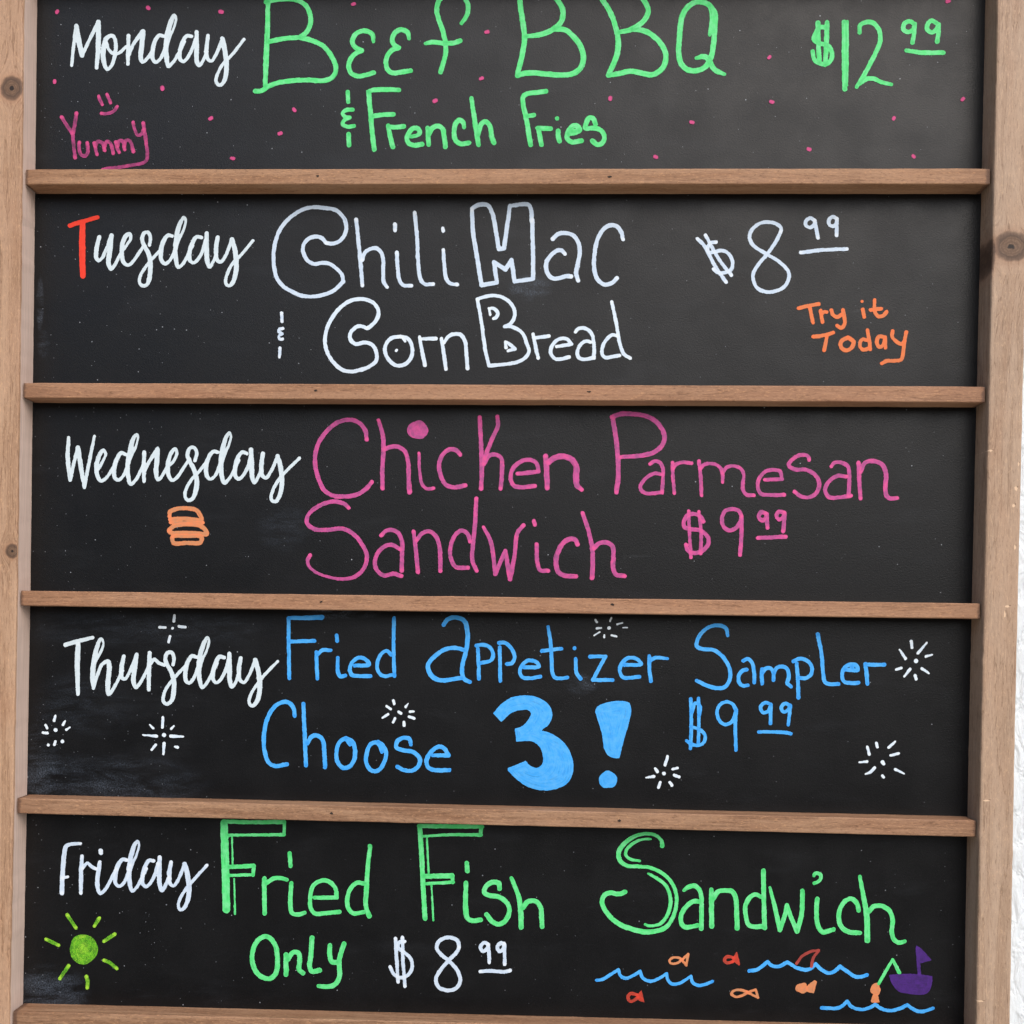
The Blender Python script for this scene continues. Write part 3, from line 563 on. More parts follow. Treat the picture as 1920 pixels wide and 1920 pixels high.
268 82,285 350,295 550,308 768/262 74 32,500 78 32,735 80 30/728 92 30,722 144 24/295 152 18,500 140 22,728 142 26/322 172 14,335 430 16/300 452 36,510 448 38/514 455 28,515 498 26/315 508 22,520 496 24/356 522 12,370 782 16
620 352 32,624 412/615 502 34,612 680 38,625 765 38,660 785 34,725 778 34/866 545,860 506,820 496,770 522,752 572,790 596,860 606,920 650,940 705,910 785,860 812,810 790,768 738/955 465 30,1008 600 36,1026 720 38,1028 835 36/1040 690 36,1080 642,1140 640,1175 690,1182 760,1185 830
4|dish_word|green double-line word Sandwich|green|1100 1540 5.3333|46
755 245,745 190 38,690 140 32,590 124 34,480 150 38,380 220 44,320 310 48,332 390 46,400 440 40,530 452 36,640 465 36,760 522 36,850 612 36,893 720 36,895 850 36,852 980 38,790 1060 46,700 1095 48,580 1106 50,460 1080 50,340 1035 48,240 960 48,170 860 46,152 795,175 742,230 714,330 726,385 705
640 178 20,560 180 24,480 210 30,405 275 34,390 332 34,430 376 28,530 396 24/615 522 24,700 570 32,790 640 34,832 740 36,836 840 38,800 950 36,740 1020 36,680 1042 28,620 1044 28,585 1030 24
975 690 36,1020 655,1085 648,1130 692,1148 780,1148 940,1146 1075/1120 800,1060 802,980 870,942 960,952 1030,990 1060,1110 1040/1245 685,1248 850 50,1250 1050 50/1270 770,1310 706,1380 692,1458 705,1490 770 48,1500 930 48,1504 1070 50/1768 495,1770 700,1774 900,1780 1065/1740 752 42,1690 732 42,1630 762,1588 850,1592 950,1622 1035,1680 1054,1760 1050
1833 665 28,1880 850 44,1933 1088 44c,1985 925 46,2003 838 44c,2045 962 44,2105 1102 48c,2150 925 46,2158 695 44
2306 775,2298 925,2318 1055,2358 1108,2417 1096,2468 1078/2272 545 30,2278 525 32,2306 518 34,2338 535 36,2340 575 36,2315 602 34,2275 620 32/2720 890,2702 822,2650 775,2592 793,2533 880,2522 985,2556 1066,2626 1107,2732 1115
2732 550 34,2766 747 46,2800 933 56,2807 1190 56/2825 900,2872 852,2942 845,3022 887,3058 980,3052 1120,3082 1190,3128 1212,3180 1200 38
4|dish_word|green word Only|green|400 1530 4|36
400 903,338 930,296 1010,294 1100,340 1190,420 1220,468 1180,480 1060,460 960,400 903/545 1040 36,545 1190/560 1075,600 1022,640 1030,648 1090,642 1148,672 1178/740 912 38,732 1050,722 1130,742 1166,798 1156/875 970 34,872 1040,890 1095,930 1096/980 958 36,946 1070,945 1140,945 1210,910 1265,850 1280,790 1275 30
4|price|white price $8.99|bluewhite|720 1530 4|26
86 918,105 1245/138 912,142 1080,158 1278/155 942,118 945,106 985,150 1022,200 1070,212 1130,182 1190,130 1212,78 1190,46 1132
562 985 28,550 935 28,480 910 28,412 940 28,395 990 28,430 1040 28,490 1090 28,550 1160 28,572 1240 28,540 1292 28,480 1308 28,412 1285 28,388 1230 28,420 1160 28,490 1078 28,545 1020 28,562 985 28
784 962,750 950,725 980,740 1014,772 998,784 965c,790 1100/902 958,878 952,850 980,865 1014,892 1000,904 965c,905 1114/720 1166,800 1162,900 1168,945 1158
4|wave_drawing|blue wave line below the words|blue|1100 1540 5.3333|32
100 1588,160 1580,240 1530,318 1482c,340 1545,390 1570,460 1545,535 1498c,560 1565,630 1598,700 1582,800 1522c,810 1580,850 1622,920 1622,1042 1550c,1060 1610,1110 1640,1180 1632,1260 1600
4|wave_drawing|blue wave line under the shark fin|blue|1400 1540 4.5714|31
22 1282,90 1270,180 1202c,215 1236,270 1245,350 1206c,420 1250,500 1272,550 1262,590 1222c,640 1270,700 1300,750 1285,800 1244c,870 1292,930 1330,980 1332,1030 1316
4|wave_drawing|blue wave line at the bottom right|blue|1400 1540 4.5714|30
642 1600,780 1600,820 1582,862 1542c,900 1588,980 1612,1040 1602,1102 1572c,1160 1608,1230 1622,1310 1606,1380 1572c,1430 1612,1500 1630,1600 1602 26
4|fish_drawing|orange outlined fish above the first wave|orangefade|1100 1540 5.3333|24
960 1380,900 1418,845 1420,828 1396,862 1364,935 1370,996 1442c,1016 1326c,950 1388
4|fish_drawing|red fish with a solid tail in the top row|redfade|1100 1540 5.3333|30
1470 1365,1405 1352,1376 1390,1402 1415,1462 1402/P:1450 1378c,1502 1298c,1530 1442c
4|fish_drawing|red fish under the first wave|redfade|1100 1540 5.3333|32
505 1735,440 1722,412 1762,436 1800,480 1786,515 1758/P:495 1752c,548 1685c,576 1808c,530 1795
4|fish_drawing|orange outlined fish near the bottom rail|orangefade|1100 1540 5.3333|26
1605 1705,1530 1685,1472 1692,1446 1720,1478 1750,1540 1748,1605 1715,1690 1682c,1714 1762c,1610 1712
4|fish_drawing|solid orange fish between two waves|orangefade|1400 1540 4.5714|24
E:474 1430 54 43/P:505 1420c,580 1362c,602 1372c,576 1476c,505 1450c
4|fish_drawing|orange fish hooked on the green line|orangefade|1400 1540 4.5714|24
E:1106 1440 43 52/P:1085 1480c,1122 1480c,1142 1552c,1068 1548c
4|shark_fin_drawing|dark red shark fin outline|brick|1400 1540 4.5714|25
428 1218,480 1152,550 1116,618 1106c,572 1170,555 1246
4|fishing_line_drawing|green fishing line|green|1400 1540 4.5714|26
1130 1395,1190 1290,1252 1184c,1308 1295 34
4|boat_drawing|purple boat with a flag|purple|1400 1540 4.5714|30
P:1220 1318c,1340 1306,1480 1312,1592 1328c,1590 1385,1562 1460,1520 1485,1400 1480,1300 1455,1245 1390/1462 1085 28,1480 1310 30/P:1450 1060c,1495 1090,1588 1192c,1490 1215c,1460 1160
"""

# ------------------------------------------------------------------ the wall
def build_wall():
    N = Nodes('white_textured_plaster')
    co = N.coord()
    flat = N.mapping(co, (1, 1, 0.45))
    n1 = N.noise(flat, 120, 3, 0.5, 0.6)
    n2 = N.noise(flat, 420, 3, 0.6)
    N.l(N.mix(N.noise(co, 20, 3), srgb(208, 214, 216), srgb(220, 225, 227)), N.b.inputs['Base Color'])
    N.b.inputs['Roughness'].default_value = 0.75
    h = N.math('ADD', N.ramp(n1, 0.35, 0.65), N.math('MULTIPLY', n2, 0.35))
    N.bump(h, 0.42, 0.004)
    # a gently lumpy sheet with real thickness
    nx, nz = 46, 46
    x0, x1, z0, z1 = -1.8, 2.6, 0.0, 2.8
    rnd = np.random.RandomState(4)
    vs, fs = [], []
    for j in range(nz):
        for i in range(nx):
            vs.append((x0 + (x1 - x0) * i / (nx - 1), 0.0122 + rnd.rand() * 0.0006, z0 + (z1 - z0) * j / (nz - 1)))
    for j in range(nz - 1):
        for i in range(nx - 1):
            a = j * nx + i
            fs.append((a, a + 1, a + nx + 1, a + nx))
    k = len(vs)
    vs += [(x0, 0.12, z0), (x1, 0.12, z0), (x1, 0.12, z1), (x0, 0.12, z1)]
    fs.append((k + 3, k + 2, k + 1, k))
    o = mesh_obj('wall', vs, fs, N.m)
    o['label'] = 'white textured plaster wall behind the menu board'
    o['category'] = 'wall'
build_wall()

# ------------------------------------------------------------------ the menu board
board = bpy.data.objects.new('menu_board', None)
COL.objects.link(board)
board.location = ORIGIN
board.empty_display_size = 0.1
board['label'] = 'black chalkboard weekly menu in a brown wooden frame on a white wall'
board['category'] = 'menu board'

RAIL_D = 0.0133
STILE_D = 0.0160
# ledges: (top left, top right, bottom left, bottom right) board y of the front face
LEDGES = [(-0.0516, -0.0516, -0.0420, -0.0420),
          (0.0819, 0.0819, 0.0915, 0.0915),
          (0.2168, 0.2150, 0.2263, 0.2247),
          (0.3484, 0.3477, 0.3579, 0.3571),
          (0.4801, 0.4809, 0.4898, 0.4910)]
BOTTOM = (0.6158, 0.6130, 0.6398, 0.6370)

def prism(rings, cap=True):
    """loft closed rings of board points into a solid"""
    n = len(rings[0])
    vs = [p for r in rings for p in r]
    fs = []
    for k in range(len(rings) - 1):
        for i in range(n):
            a, b = k * n + i, k * n + (i + 1) % n
            fs.append((a, b, b + n, a + n))
    fs.append(tuple(range(n - 1, -1, -1)))
    fs.append(tuple(range((len(rings) - 1) * n, len(rings) * n)))
    return vs, fs

def add_solid(name, rings, mat, parent, label=None):
    vs, fs = prism(rings)
    o = mesh_obj(name, to_local(np.array(vs)), fs, mat, parent, label)
    bm = bmesh.new(); bm.from_mesh(o.data)
    bmesh.ops.recalc_face_normals(bm, faces=bm.faces)
    bm.to_mesh(o.data); bm.free()
    return o

import bmesh
rng = np.random.RandomState(11)

# uprights: their edges follow the photographed, slightly bowed timber
L_IN = [(70, 0), (66.6, 313), (62, 712), (57.2, 1108), (50.9, 1482), (43.4, 1875)]
R_IN = [(1847.5, 0), (1841, 310), (1831.5, 720), (1822, 1125), (1815.3, 1440), (1807.5, 1900)]
def edge_poly(pts):
    b = survey(pts, 0.0)
    return b[:, 1], b[:, 0]
def upright(side, mat, label):
    ys, xs = edge_poly(L_IN if side < 0 else R_IN)
    wid = 0.0207
    rings = []
    for y in np.linspace(-0.10, 0.66, 130):
        xi = np.interp(y, ys, xs)
        jit = rng.randn() * 0.00010
        d = STILE_D + rng.randn() * 0.00006
        s = side
        r = 0.0012
        xo = xi + s * wid + rng.randn() * 0.00008
        xf = xi + s * 0.0002 + jit
        prof = [(xi, 0.0100), (xf, -d + r), (xf + s * r * 0.3, -d + r * 0.3), (xf + s * r, -d),
                (xo - s * r, -d), (xo - s * r * 0.3, -d + r * 0.3), (xo, -d + r), (xo, 0.0115)]
        rings.append([(x, y, z) for x, z in prof])
    return add_solid('frame_upright', rings, mat, board, label)

def kn(px, py, rx_, rz_, deep=None, z=-0.016):
    p = loc_x(px, py, z)
    return (p[0], p[2], rx_, rz_, deep)
def nick(px, py, w, h):
    p = loc_x(px, py, -0.016)
    return (p[0], p[2], w, h)
W_LIGHT, W_DARK = (0.50, 0.298, 0.178, 1), (0.355, 0.195, 0.110, 1)
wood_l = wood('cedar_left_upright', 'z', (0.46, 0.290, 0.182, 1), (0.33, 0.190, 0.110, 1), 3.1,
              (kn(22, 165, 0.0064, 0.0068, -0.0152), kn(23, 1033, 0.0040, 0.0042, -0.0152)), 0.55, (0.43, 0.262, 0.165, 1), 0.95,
              (-0.0146, (0.84, 0.645, 0.54, 1), (0.72, 0.55, 0.455, 1)))  # pale tones standing in for light on the inner face
wood_r = wood('cedar_right_upright', 'z', (0.47, 0.330, 0.230, 1), (0.36, 0.235, 0.153, 1), 9.4,
              (kn(1897, 462, 0.0098, 0.0080, -0.0150), kn(1849, 478, 0.0050, 0.0125)), 0.55, (0.45, 0.290, 0.188, 1), 0.87, None,
              (nick(1857, 845, 0.0018, 0.0006), nick(1905, 916, 0.0011, 0.0014), nick(1901, 948, 0.0010, 0.0012),
               nick(1903, 1026, 0.0006, 0.0016), nick(1889, 1137, 0.0016, 0.0008), nick(1884, 1152, 0.0006, 0.0022),
               nick(1850, 1501, 0.0020, 0.0006), nick(1838, 1877, 0.0022, 0.0005), nick(1910, 870, 0.0005, 0.0012)))
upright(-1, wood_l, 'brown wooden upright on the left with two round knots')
upright(1, wood_r, 'brown wooden upright on the right with one large dark knot')

def ledge(name, q, mat, depth, label, holes=()):
    tl, tr, bl, br = q
    rings = []
    lx, lxx = edge_poly(L_IN)
    r_y, r_x = edge_poly(R_IN)
    ym = (tl + bl) / 2
    xa = np.interp(ym, lx, lxx) + 0.0009
    xb = np.interp(ym, r_y, r_x) - 0.0009
    for t in np.linspace(0, 1, 60):
        x = xa + (xb - xa) * t
        yt = tl + (tr - tl) * t + rng.randn() * 0.00005
        yb = bl + (br - bl) * t + rng.randn() * 0.00005
        r = 0.0006
        e = 0.0004 if t in (0.0, 1.0) else 0.0
        d = depth - e
        prof = [(yt, -0.0001), (yt, -d + r), (yt + r * 0.3, -d + r * 0.3), (yt + r, -d),
                (yb - r, -d), (yb - r * 0.3, -d + r * 0.3), (yb, -d + r), (yb, -0.0001)]
        rings.append([(x, y, z) for y, z in prof])
    o = add_solid(name, rings, mat, board, label)
    for (px, py) in holes:                       # punched nail holes with a splintered pale lip
        b = survey([(px, py)], -depth)[0]
        for nm, rr, off, mt in (('nail_hole', (0.0011, 0.00065), 0.00012, hole_mat),):
            vs = [(b[0], b[1], -depth - off)]
            for k in range(14):
                a = 2 * math.pi * k / 14
                w = 1 + 0.25 * rng.randn()
                vs.append((b[0] + rr[0] * w * math.cos(a), b[1] + rr[1] * w * math.sin(a), -depth - off))
            mesh_obj(nm, to_local(np.array(vs)), [(0, 1 + k, 1 + (k + 1) % 14) for k in range(14)], mt, o)
    return o

hole_mat = Nodes('dark_nail_hole')
hole_mat.b.inputs['Base Color'].default_value = (0.02, 0.012, 0.008, 1)
hole_mat.b.inputs['Roughness'].default_value = 0.9
hole_mat = hole_mat.m

wood_a = wood('cedar_ledge', 'x', (0.46, 0.255, 0.140, 1), (0.33, 0.165, 0.082, 1), 1.3, (), 0.8, (0.45, 0.25, 0.14, 1), 0.76, None, (), 0.2991)
wood_b = wood('cedar_ledge_reddish', 'x', (0.46, 0.252, 0.143, 1), (0.34, 0.170, 0.090, 1), 5.9, (), 0.5, (0.44, 0.225, 0.125, 1), 0.76, None, (), 0.2991)
wood_c = wood('cedar_ledge_grainy', 'x', (0.44, 0.255, 0.148, 1), (0.26, 0.132, 0.070, 1), 7.7, (), 1.1, (0.40, 0.215, 0.122, 1), 0.76, None, (), 0.2991)
ledge('ledge', LEDGES[0], wood_b, RAIL_D, 'wooden ledge above the Monday panel')
ledge('ledge', LEDGES[1], wood_a, RAIL_D, 'wooden ledge under the Monday panel', [(596, 330), (1143, 331.5)])
ledge('ledge', LEDGES[2], wood_b, RAIL_D, 'wooden ledge under the Tuesday panel', [(592, 732.5), (1104, 734.5)])
ledge('ledge', LEDGES[3], wood_b, RAIL_D, 'wooden ledge under the Wednesday panel', [(602, 1128.5), (1148, 1134)])
ledge('ledge', LEDGES[4], wood_c, RAIL_D, 'wooden ledge under the Thursday panel', [(621, 1525), (1161, 1538.5)])
ledge('bottom_rail', BOTTOM, wood_c, RAIL_D, 'wooden rail along the bottom of the frame')

# the five chalkboard panels; neighbours butt behind the ledges
def smu(px, py, rx_, rz_, amt):
    p = loc_x(px, py, 0.0)
    return (p[0], p[2], rx_, rz_, amt)
cuts = [(-0.052, -0.052)] + [((a + c) / 2, (b + d) / 2) for a, b, c, d in LEDGES[1:]] + [(0.625, 0.622)]
SMU = [(),
       (smu(995, 540, 0.016, 0.010, 0.35), smu(82, 645, 0.005, 0.010, 0.35), smu(75, 570, 0.003, 0.02, 0.45)),
       (smu(530, 985, 0.02, 0.02, 0.12),),
       (smu(200, 1468, 0.075, 0.022, 0.22), smu(72, 1440, 0.018, 0.04, 0.2), smu(160, 1320, 0.04, 0.025, 0.10),
        smu(270, 1178, 0.10, 0.016, 0.10), smu(640, 1146, 0.03, 0.006, 0.6), smu(1090, 1283, 0.012, 0.008, 0.3)),
       (smu(95, 1860, 0.03, 0.02, 0.34),)]
DAYS = ['Monday', 'Tuesday', 'Wednesday', 'Thursday', 'Friday']
panels = []
for i in range(5):
    (a, b), (c, d) = cuts[i], cuts[i + 1]
    g = 0.0002
    x0, x1 = -0.0015, 0.6025
    vs = []
    for z in (0.0, 0.0045):
        vs += [(x0, a + g, z), (x1, b + g, z), (x1, d - g, z), (x0, c - g, z)]
    fs = [(3, 2, 1, 0), (4, 5, 6, 7), (0, 1, 5, 4), (1, 2, 6, 5), (2, 3, 7, 6), (3, 0, 4, 7)]
    m = chalkboard('black_chalkboard_paint', SMU[i], 2.3 * i)
    o = mesh_obj('chalkboard_panel', to_local(np.array(vs)), fs, m, board,
                 'black chalkboard panel with the %s special' % DAYS[i])
    bm = bmesh.new(); bm.from_mesh(o.data)
    bmesh.ops.recalc_face_normals(bm, faces=bm.faces)
    bm.to_mesh(o.data); bm.free()
    panels.append(o)
# hardboard backing that closes the frame at the back
bk = Nodes('hardboard'); bk.b.inputs['Base Color'].default_value = (0.16, 0.10, 0.06, 1); bk.b.inputs['Roughness'].default_value = 0.8
vs = [(x, y, z) for z in (0.0052, 0.0095) for x, y in ((0.002, -0.09), (0.598, -0.09), (0.598, 0.655), (0.002, 0.655))]
mesh_obj('backing_board', to_local(np.array(vs)), [(3, 2, 1, 0), (4, 5, 6, 7), (0, 1, 5, 4), (1, 2, 6, 5), (2, 3, 7, 6), (3, 0, 4, 7)], bk.m, board)

# ------------------------------------------------------------------ marker writing
def parse(txt, crop, w0):
    """strokes of one piece of writing -> list of ('S', pts, widths) / ('P', pts) / ('E', ...) in photograph pixels"""
    ox, oy, s = crop
    out = []
    for st in txt.replace('\n', '/').split('/'):
        st = st.strip()
        if not st:
            continue
        if st.startswith('E:'):
            v = list(map(float, st[2:].split()))
            out.append(('E', (ox + v[0] / s, oy + v[1] / s, v[2] / s, v[3] / s)))
            continue
        poly = st.startswith('P:')
        pts, ws, cs = [], [], []
        for tok in (st[2:] if poly else st).split(','):
            tok = tok.strip()
            c = tok.endswith('c')
            f = list(map(float, tok.rstrip('c').split()))
            pts.append((ox + f[0] / s, oy + f[1] / s))
            ws.append((f[2] if len(f) > 2 else w0) / s)
            cs.append(c)
        out.append(('P' if poly else 'S', np.array(pts), np.array(ws), cs))
    return out

def spline(pts, ws, cs, closed=False, step=1.1):
    """centripetal Catmull-Rom through the points, broken at corners; returns points and widths"""
    runs, cur = [], [0]
    n = len(pts)
    for i in range(1, n):
        cur.append(i)
        if cs[i] and i < n - 1:
            runs.append(cur); cur = [i]
    runs.append(cur)
    if closed:
        if len(runs) == 1 and not cs[0]:
            runs = [list(range(n)) + [0]]
        else:
            runs[-1] = runs[-1] + [0]
    P, W = [], []
    for r in runs:
        q = pts[r]; w = ws[r]
        k = len(q)
        if k == 1:
            P.append(q); W.append(w); continue
        loop = np.allclose(q[0], q[-1]) and k > 4
        for i in range(k - 1):
            p1, p2 = q[i], q[i + 1]
            d = np.linalg.norm(p2 - p1)
            if d < 1e-6:
                continue
            p0 = q[i - 1] if i > 0 else (q[-2] if loop else 2 * p1 - p2)
            p3 = q[i + 2] if i + 2 < k else (q[1] if loop else 2 * p2 - p1)
            t01 = max(np.linalg.norm(p1 - p0), 1e-6) ** 0.5
            t12 = d ** 0.5
            t23 = max(np.linalg.norm(p3 - p2), 1e-6) ** 0.5
            m1 = p2 - p1 + t12 * ((p1 - p0) / t01 - (p2 - p0) / (t01 + t12))
            m2 = p2 - p1 + t12 * ((p3 - p2) / t23 - (p3 - p1) / (t12 + t23))
            m = max(2, int(d / step) + 1)
            t = np.linspace(0, 1, m + 1)[:, None]
            P.append((2 * t**3 - 3 * t**2 + 1) * p1 + (t**3 - 2 * t**2 + t) * m1 + (-2 * t**3 + 3 * t**2) * p2 + (t**3 - t**2) * m2)
            W.append(w[i] + (w[i + 1] - w[i]) * t[:, 0])
    return np.concatenate(P), np.concatenate(W)

def wobble(shape, cell, seed):
    """smooth random field for slightly ragged ink edges"""
    r = np.random.RandomState(seed)
    h, w = shape
    g = r.randn(h // cell + 3, w // cell + 3)
    y = np.arange(h) / cell; x = np.arange(w) / cell
    yi = y.astype(int); xi = x.astype(int)
    fy = (y - yi)[:, None]; fx = (x - xi)[None]
    a = g[yi][:, xi]; b = g[yi][:, xi + 1]; c = g[yi + 1][:, xi]; d = g[yi + 1][:, xi + 1]
    return a * (1 - fy) * (1 - fx) + b * (1 - fy) * fx + c * fy * (1 - fx) + d * fy * fx

CELL = 1.0
def rasterise(shapes, seed):
    """union of all strokes as a filled mesh in photograph pixels, with a 'pool' value per vertex"""
    items = []
    lo, hi = np.array([1e9, 1e9]), np.array([-1e9, -1e9])
    for sh in shapes:
        if sh[0] == 'E':
            cx, cy, a, b = sh[1]
            lo = np.minimum(lo, (cx - a, cy - b)); hi = np.maximum(hi, (cx + a, cy + b))
            items.append(sh)
        else:
            P, W = spline(sh[1], sh[2], sh[3], sh[0] == 'P')
            m = W.max() / 2
            lo = np.minimum(lo, P.min(0) - m); hi = np.maximum(hi, P.max(0) + m)
            items.append((sh[0], P, W))
    lo = np.floor(lo - 4); hi = np.ceil(hi + 4)
    nx, ny = int((hi[0] - lo[0]) / CELL) + 1, int((hi[1] - lo[1]) / CELL) + 1
    F = np.full((ny, nx), 9.0)
    cnt = np.zeros((ny, nx)); pool = np.zeros((ny, nx))
    ALONG = np.zeros((ny, nx)); ACROSS = np.zeros((ny, nx))
    off = 0.0
    gx = lo[0] + np.arange(nx) * CELL; gy = lo[1] + np.arange(ny) * CELL
    for it in items:
        G = np.full((ny, nx), 9.0)
        if it[0] == 'E':
            cx, cy, a, b = it[1]
            X, Y = np.meshgrid(gx, gy)
            th = np.arctan2(Y - cy, X - cx)
            k = np.sqrt(((X - cx) / a) ** 2 + ((Y - cy) / b) ** 2)
            G = (k - 1) * min(a, b) + 0.6 * np.sin(3 * th + seed) + 0.4 * np.sin(5 * th + 2 * seed)
            pool = np.maximum(pool, 0.35 * np.exp(-((k - 0.12) / 0.2) ** 2))
            m = G < F
            ALONG[m] = (th * k * min(a, b) * 1.5)[m]; ACROSS[m] = (k * min(a, b) + th)[m]
        else:
            P, W = it[1], it[2]
            if it[0] == 'P':
                X, Y = np.meshgrid(gx, gy)
                ins = np.zeros(X.shape, bool)
                Q = np.concatenate([P[1:], P[:1]])
                for (xa, ya), (xb, yb) in zip(P, Q):
                    if ya == yb:
                        continue
                    c = ((ya > Y) != (yb > Y)) & (X < (xb - xa) * (Y - ya) / (yb - ya) + xa)
                    ins ^= c
                D = np.full(X.shape, 9.0)
                for (xa, ya), (xb, yb) in zip(P, Q):
                    i0, i1 = max(0, int(min(xa, xb) - lo[0] - 5)), int(max(xa, xb) - lo[0] + 6)
                    j0, j1 = max(0, int(min(ya, yb) - lo[1] - 5)), int(max(ya, yb) - lo[1] + 6)
                    Xs, Ys = X[j0:j1, i0:i1], Y[j0:j1, i0:i1]
                    vx, vy = xb - xa, yb - ya
                    L2 = vx * vx + vy * vy + 1e-12
                    t = np.clip(((Xs - xa) * vx + (Ys - ya) * vy) / L2, 0, 1)
                    D[j0:j1, i0:i1] = np.minimum(D[j0:j1, i0:i1], np.hypot(Xs - xa - t * vx, Ys - ya - t * vy))
                G = np.where(ins, -D, D)
                D2 = np.full(X.shape, 1e9); AL = np.zeros(X.shape)       # concentric filling passes
                for k in range(0, len(P), 4):
                    dd = np.hypot(X - P[k, 0], Y - P[k, 1])
                    u = dd < D2
                    D2[u] = dd[u]; AL[u] = k * 1.1
                m = G < F
                ALONG[m] = AL[m]; ACROSS[m] = D2[m]
            else:
                if len(P) == 1:
                    P = np.concatenate([P, P + 0.01]); W = np.concatenate([W, W])
                arc = off * 3.7
                off += 23.0
                for k in range(len(P) - 1):
                    xa, ya = P[k]; xb, yb = P[k + 1]
                    rr = max(W[k], W[k + 1]) / 2 + 3
                    i0, i1 = max(0, int(min(xa, xb) - rr - lo[0])), int(max(xa, xb) + rr - lo[0]) + 2
                    j0, j1 = max(0, int(min(ya, yb) - rr - lo[1])), int(max(ya, yb) + rr - lo[1]) + 2
                    Xs, Ys = gx[i0:i1][None], gy[j0:j1][:, None]
                    vx, vy = xb - xa, yb - ya
                    L2 = vx * vx + vy * vy + 1e-12
                    t = np.clip(((Xs - xa) * vx + (Ys - ya) * vy) / L2, 0, 1)
                    dd = np.hypot(Xs - xa - t * vx, Ys - ya - t * vy) - (W[k] + (W[k + 1] - W[k]) * t) / 2
                    u = dd < G[j0:j1, i0:i1]
                    G[j0:j1, i0:i1][u] = dd[u]
                    L = L2 ** 0.5
                    v = u & (dd < F[j0:j1, i0:i1] + 2.5)
                    ALONG[j0:j1, i0:i1][v] = (arc + t * L)[v]
                    ACROSS[j0:j1, i0:i1][v] = (((Xs - xa) * vy - (Ys - ya) * vx) / L + off)[v]
                    arc += L
                for e in (P[0], P[-1]):
                    pool = np.maximum(pool, np.exp(-(((gx[None] - e[0]) ** 2 + (gy[:, None] - e[1]) ** 2) / 15.0)))
        cnt += (G < 0)
        F = np.minimum(F, G)
    pool = np.clip(np.maximum(pool, 0.55 * np.clip(cnt - 1, 0, 1)), 0, 1)
    F = F + 0.20 * wobble(F.shape, 2, seed) + 0.28 * wobble(F.shape, 6, seed + 1)
    # marching squares
    ins = F < 0
    nid = -np.ones(F.shape, int); nid[ins] = np.arange(ins.sum())
    V = [np.stack(np.nonzero(ins)[::-1], 1).astype(float)]
    PL = [np.stack([pool[ins], ALONG[ins], ACROSS[ins]], 1)]
    def inner(j, i, j2, i2, t):
        w = ins[j, i]
        jj = np.where(w, j, j2); ii = np.where(w, i, i2)
        return np.stack([pool[j, i] * (1 - t) + pool[j2, i2] * t, ALONG[jj, ii], ACROSS[jj, ii]], 1)
    base = ins.sum()
    hm = ins[:, :-1] != ins[:, 1:]
    hid = -np.ones(hm.shape, int); hid[hm] = base + np.arange(hm.sum()); base += hm.sum()
    j, i = np.nonzero(hm); t = F[j, i] / (F[j, i] - F[j, i + 1])
    V.append(np.stack([i + t, j], 1)); PL.append(inner(j, i, j, i + 1, t))
    vm = ins[:-1] != ins[1:]
    vid = -np.ones(vm.shape, int); vid[vm] = base + np.arange(vm.sum())
    j, i = np.nonzero(vm); t = F[j, i] / (F[j, i] - F[j + 1, i])
    V.append(np.stack([i, j + t], 1)); PL.append(inner(j, i, j + 1, i, t))
    V = np.concatenate(V) * CELL + lo
    PL = np.concatenate(PL)
    a, b, c, d = ins[:-1, :-1], ins[:-1, 1:], ins[1:, 1:], ins[1:, :-1]
    code = a * 1 + b * 2 + c * 4 + d * 8
    na, nb, nc, nd = nid[:-1, :-1], nid[:-1, 1:], nid[1:, 1:], nid[1:, :-1]
    eab, ebc, ecd, eda = hid[:-1], vid[:, 1:], hid[1:], vid[:, :-1]
    loops, sizes = [], []
    for k in range(1, 16):
        sel = code == k
        if not sel.any():
            continue
        f = [bool(k & 1), bool(k & 2), bool(k & 4), bool(k & 8)]
        cols = []
        for q, (nn, ee) in enumerate(((na, eab), (nb, ebc), (nc, ecd), (nd, eda))):
            if f[q]:
                cols.append(nn[sel])
            if f[q] != f[(q + 1) % 4]:
                cols.append(ee[sel])
        A = np.stack(cols, 1)
        loops.append(A.ravel()); sizes.append(np.full(len(A), A.shape[1]))
    return V, PL, np.concatenate(loops), np.concatenate(sizes)

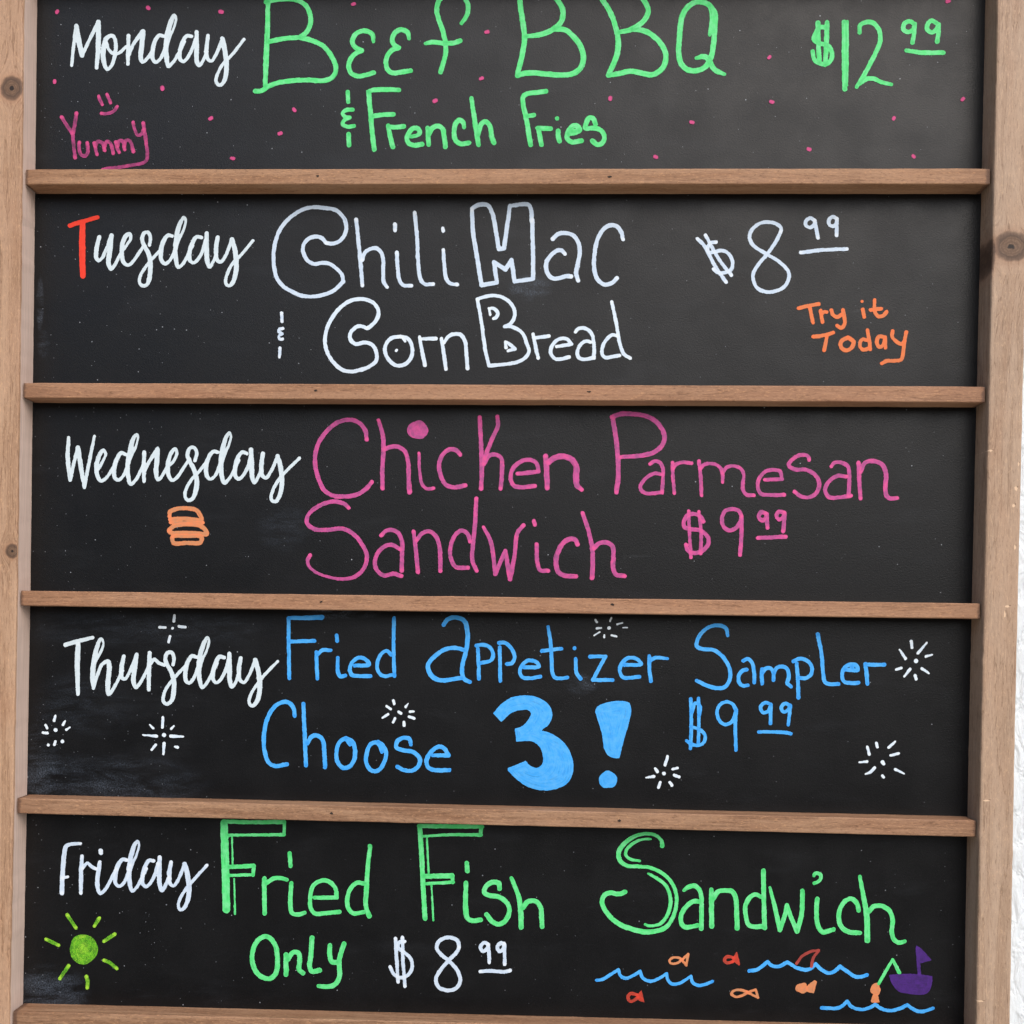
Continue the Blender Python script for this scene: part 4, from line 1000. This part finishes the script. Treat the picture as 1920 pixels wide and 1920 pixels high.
layer = [0]
def write(panel, name, label, inkname, crop, w, txt):
    shapes = parse(txt, crop, w)
    layer[0] += 1
    V, PL, loops, sizes = rasterise(shapes, layer[0] * 7)
    z = -0.00012 - 0.000004 * (layer[0] % 40)
    co = to_local(survey(V, z))
    me = bpy.data.meshes.new(name)
    me.vertices.add(len(co)); me.vertices.foreach_set('co', co.astype(np.float32).ravel())
    me.loops.add(len(loops)); me.loops.foreach_set('vertex_index', loops.astype(np.int32))
    me.polygons.add(len(sizes))
    st = np.concatenate([[0], np.cumsum(sizes)[:-1]])
    me.polygons.foreach_set('loop_start', st.astype(np.int32))
    at = me.attributes.new('pool', 'FLOAT', 'POINT')
    at.data.foreach_set('value', np.ascontiguousarray(PL[:, 0], np.float32))
    at = me.attributes.new('stroke', 'FLOAT_VECTOR', 'POINT')
    mm = 1000 * 0.6 / FOC                                                # millimetres per photograph pixel
    at.data.foreach_set('vector', np.stack([PL[:, 1] * mm, PL[:, 2] * mm, np.zeros(len(PL))], 1).astype(np.float32).ravel())
    me.update(calc_edges=True)
    me.validate()
    me.materials.append(INK[inkname])
    return link(bpy.data.objects.new(name, me), panels[panel], label)

block = None
blocks = []
for line in WRITING.strip().split('\n'):
    if line.startswith('#'):
        continue
    if '|' in line:
        p, nm, lb, ik, cr, w = line.split('|')
        block = [int(p), nm, lb, ik, tuple(map(float, cr.split())), float(w), '']
        blocks.append(block)
    else:
        block[6] += line + '\n'
for bl in blocks:
    write(*bl)

# pink dots scattered over the Monday panel
DOTS = [(107, 22), (278, 15), (414.5, 22), (102.5, 153), (304.5, 165.5), (395, 222), (436, 297), (662.5, 7.5), (913, 60),
        (902.5, 147), (816, 189), (552, 206), (525, 250), (1144, 184.5), (1297.5, 229.5), (1229.5, 294), (1778, 2),
        (1442.5, 107), (1447, 191), (1805.5, 186), (1676, 222), (1517, 280), (1713, 293)]
for x, y in DOTS:
    a = rng.rand() * 6.3
    dx, dy = 1.8 * math.cos(a), 1.3 * math.sin(a)
    write(0, 'pink_dot', None, 'pinkfade', (0, 0, 1), 6.4 + rng.rand(), '%f %f,%f %f' % (x - dx, y - dy, x + dx, y + dy))
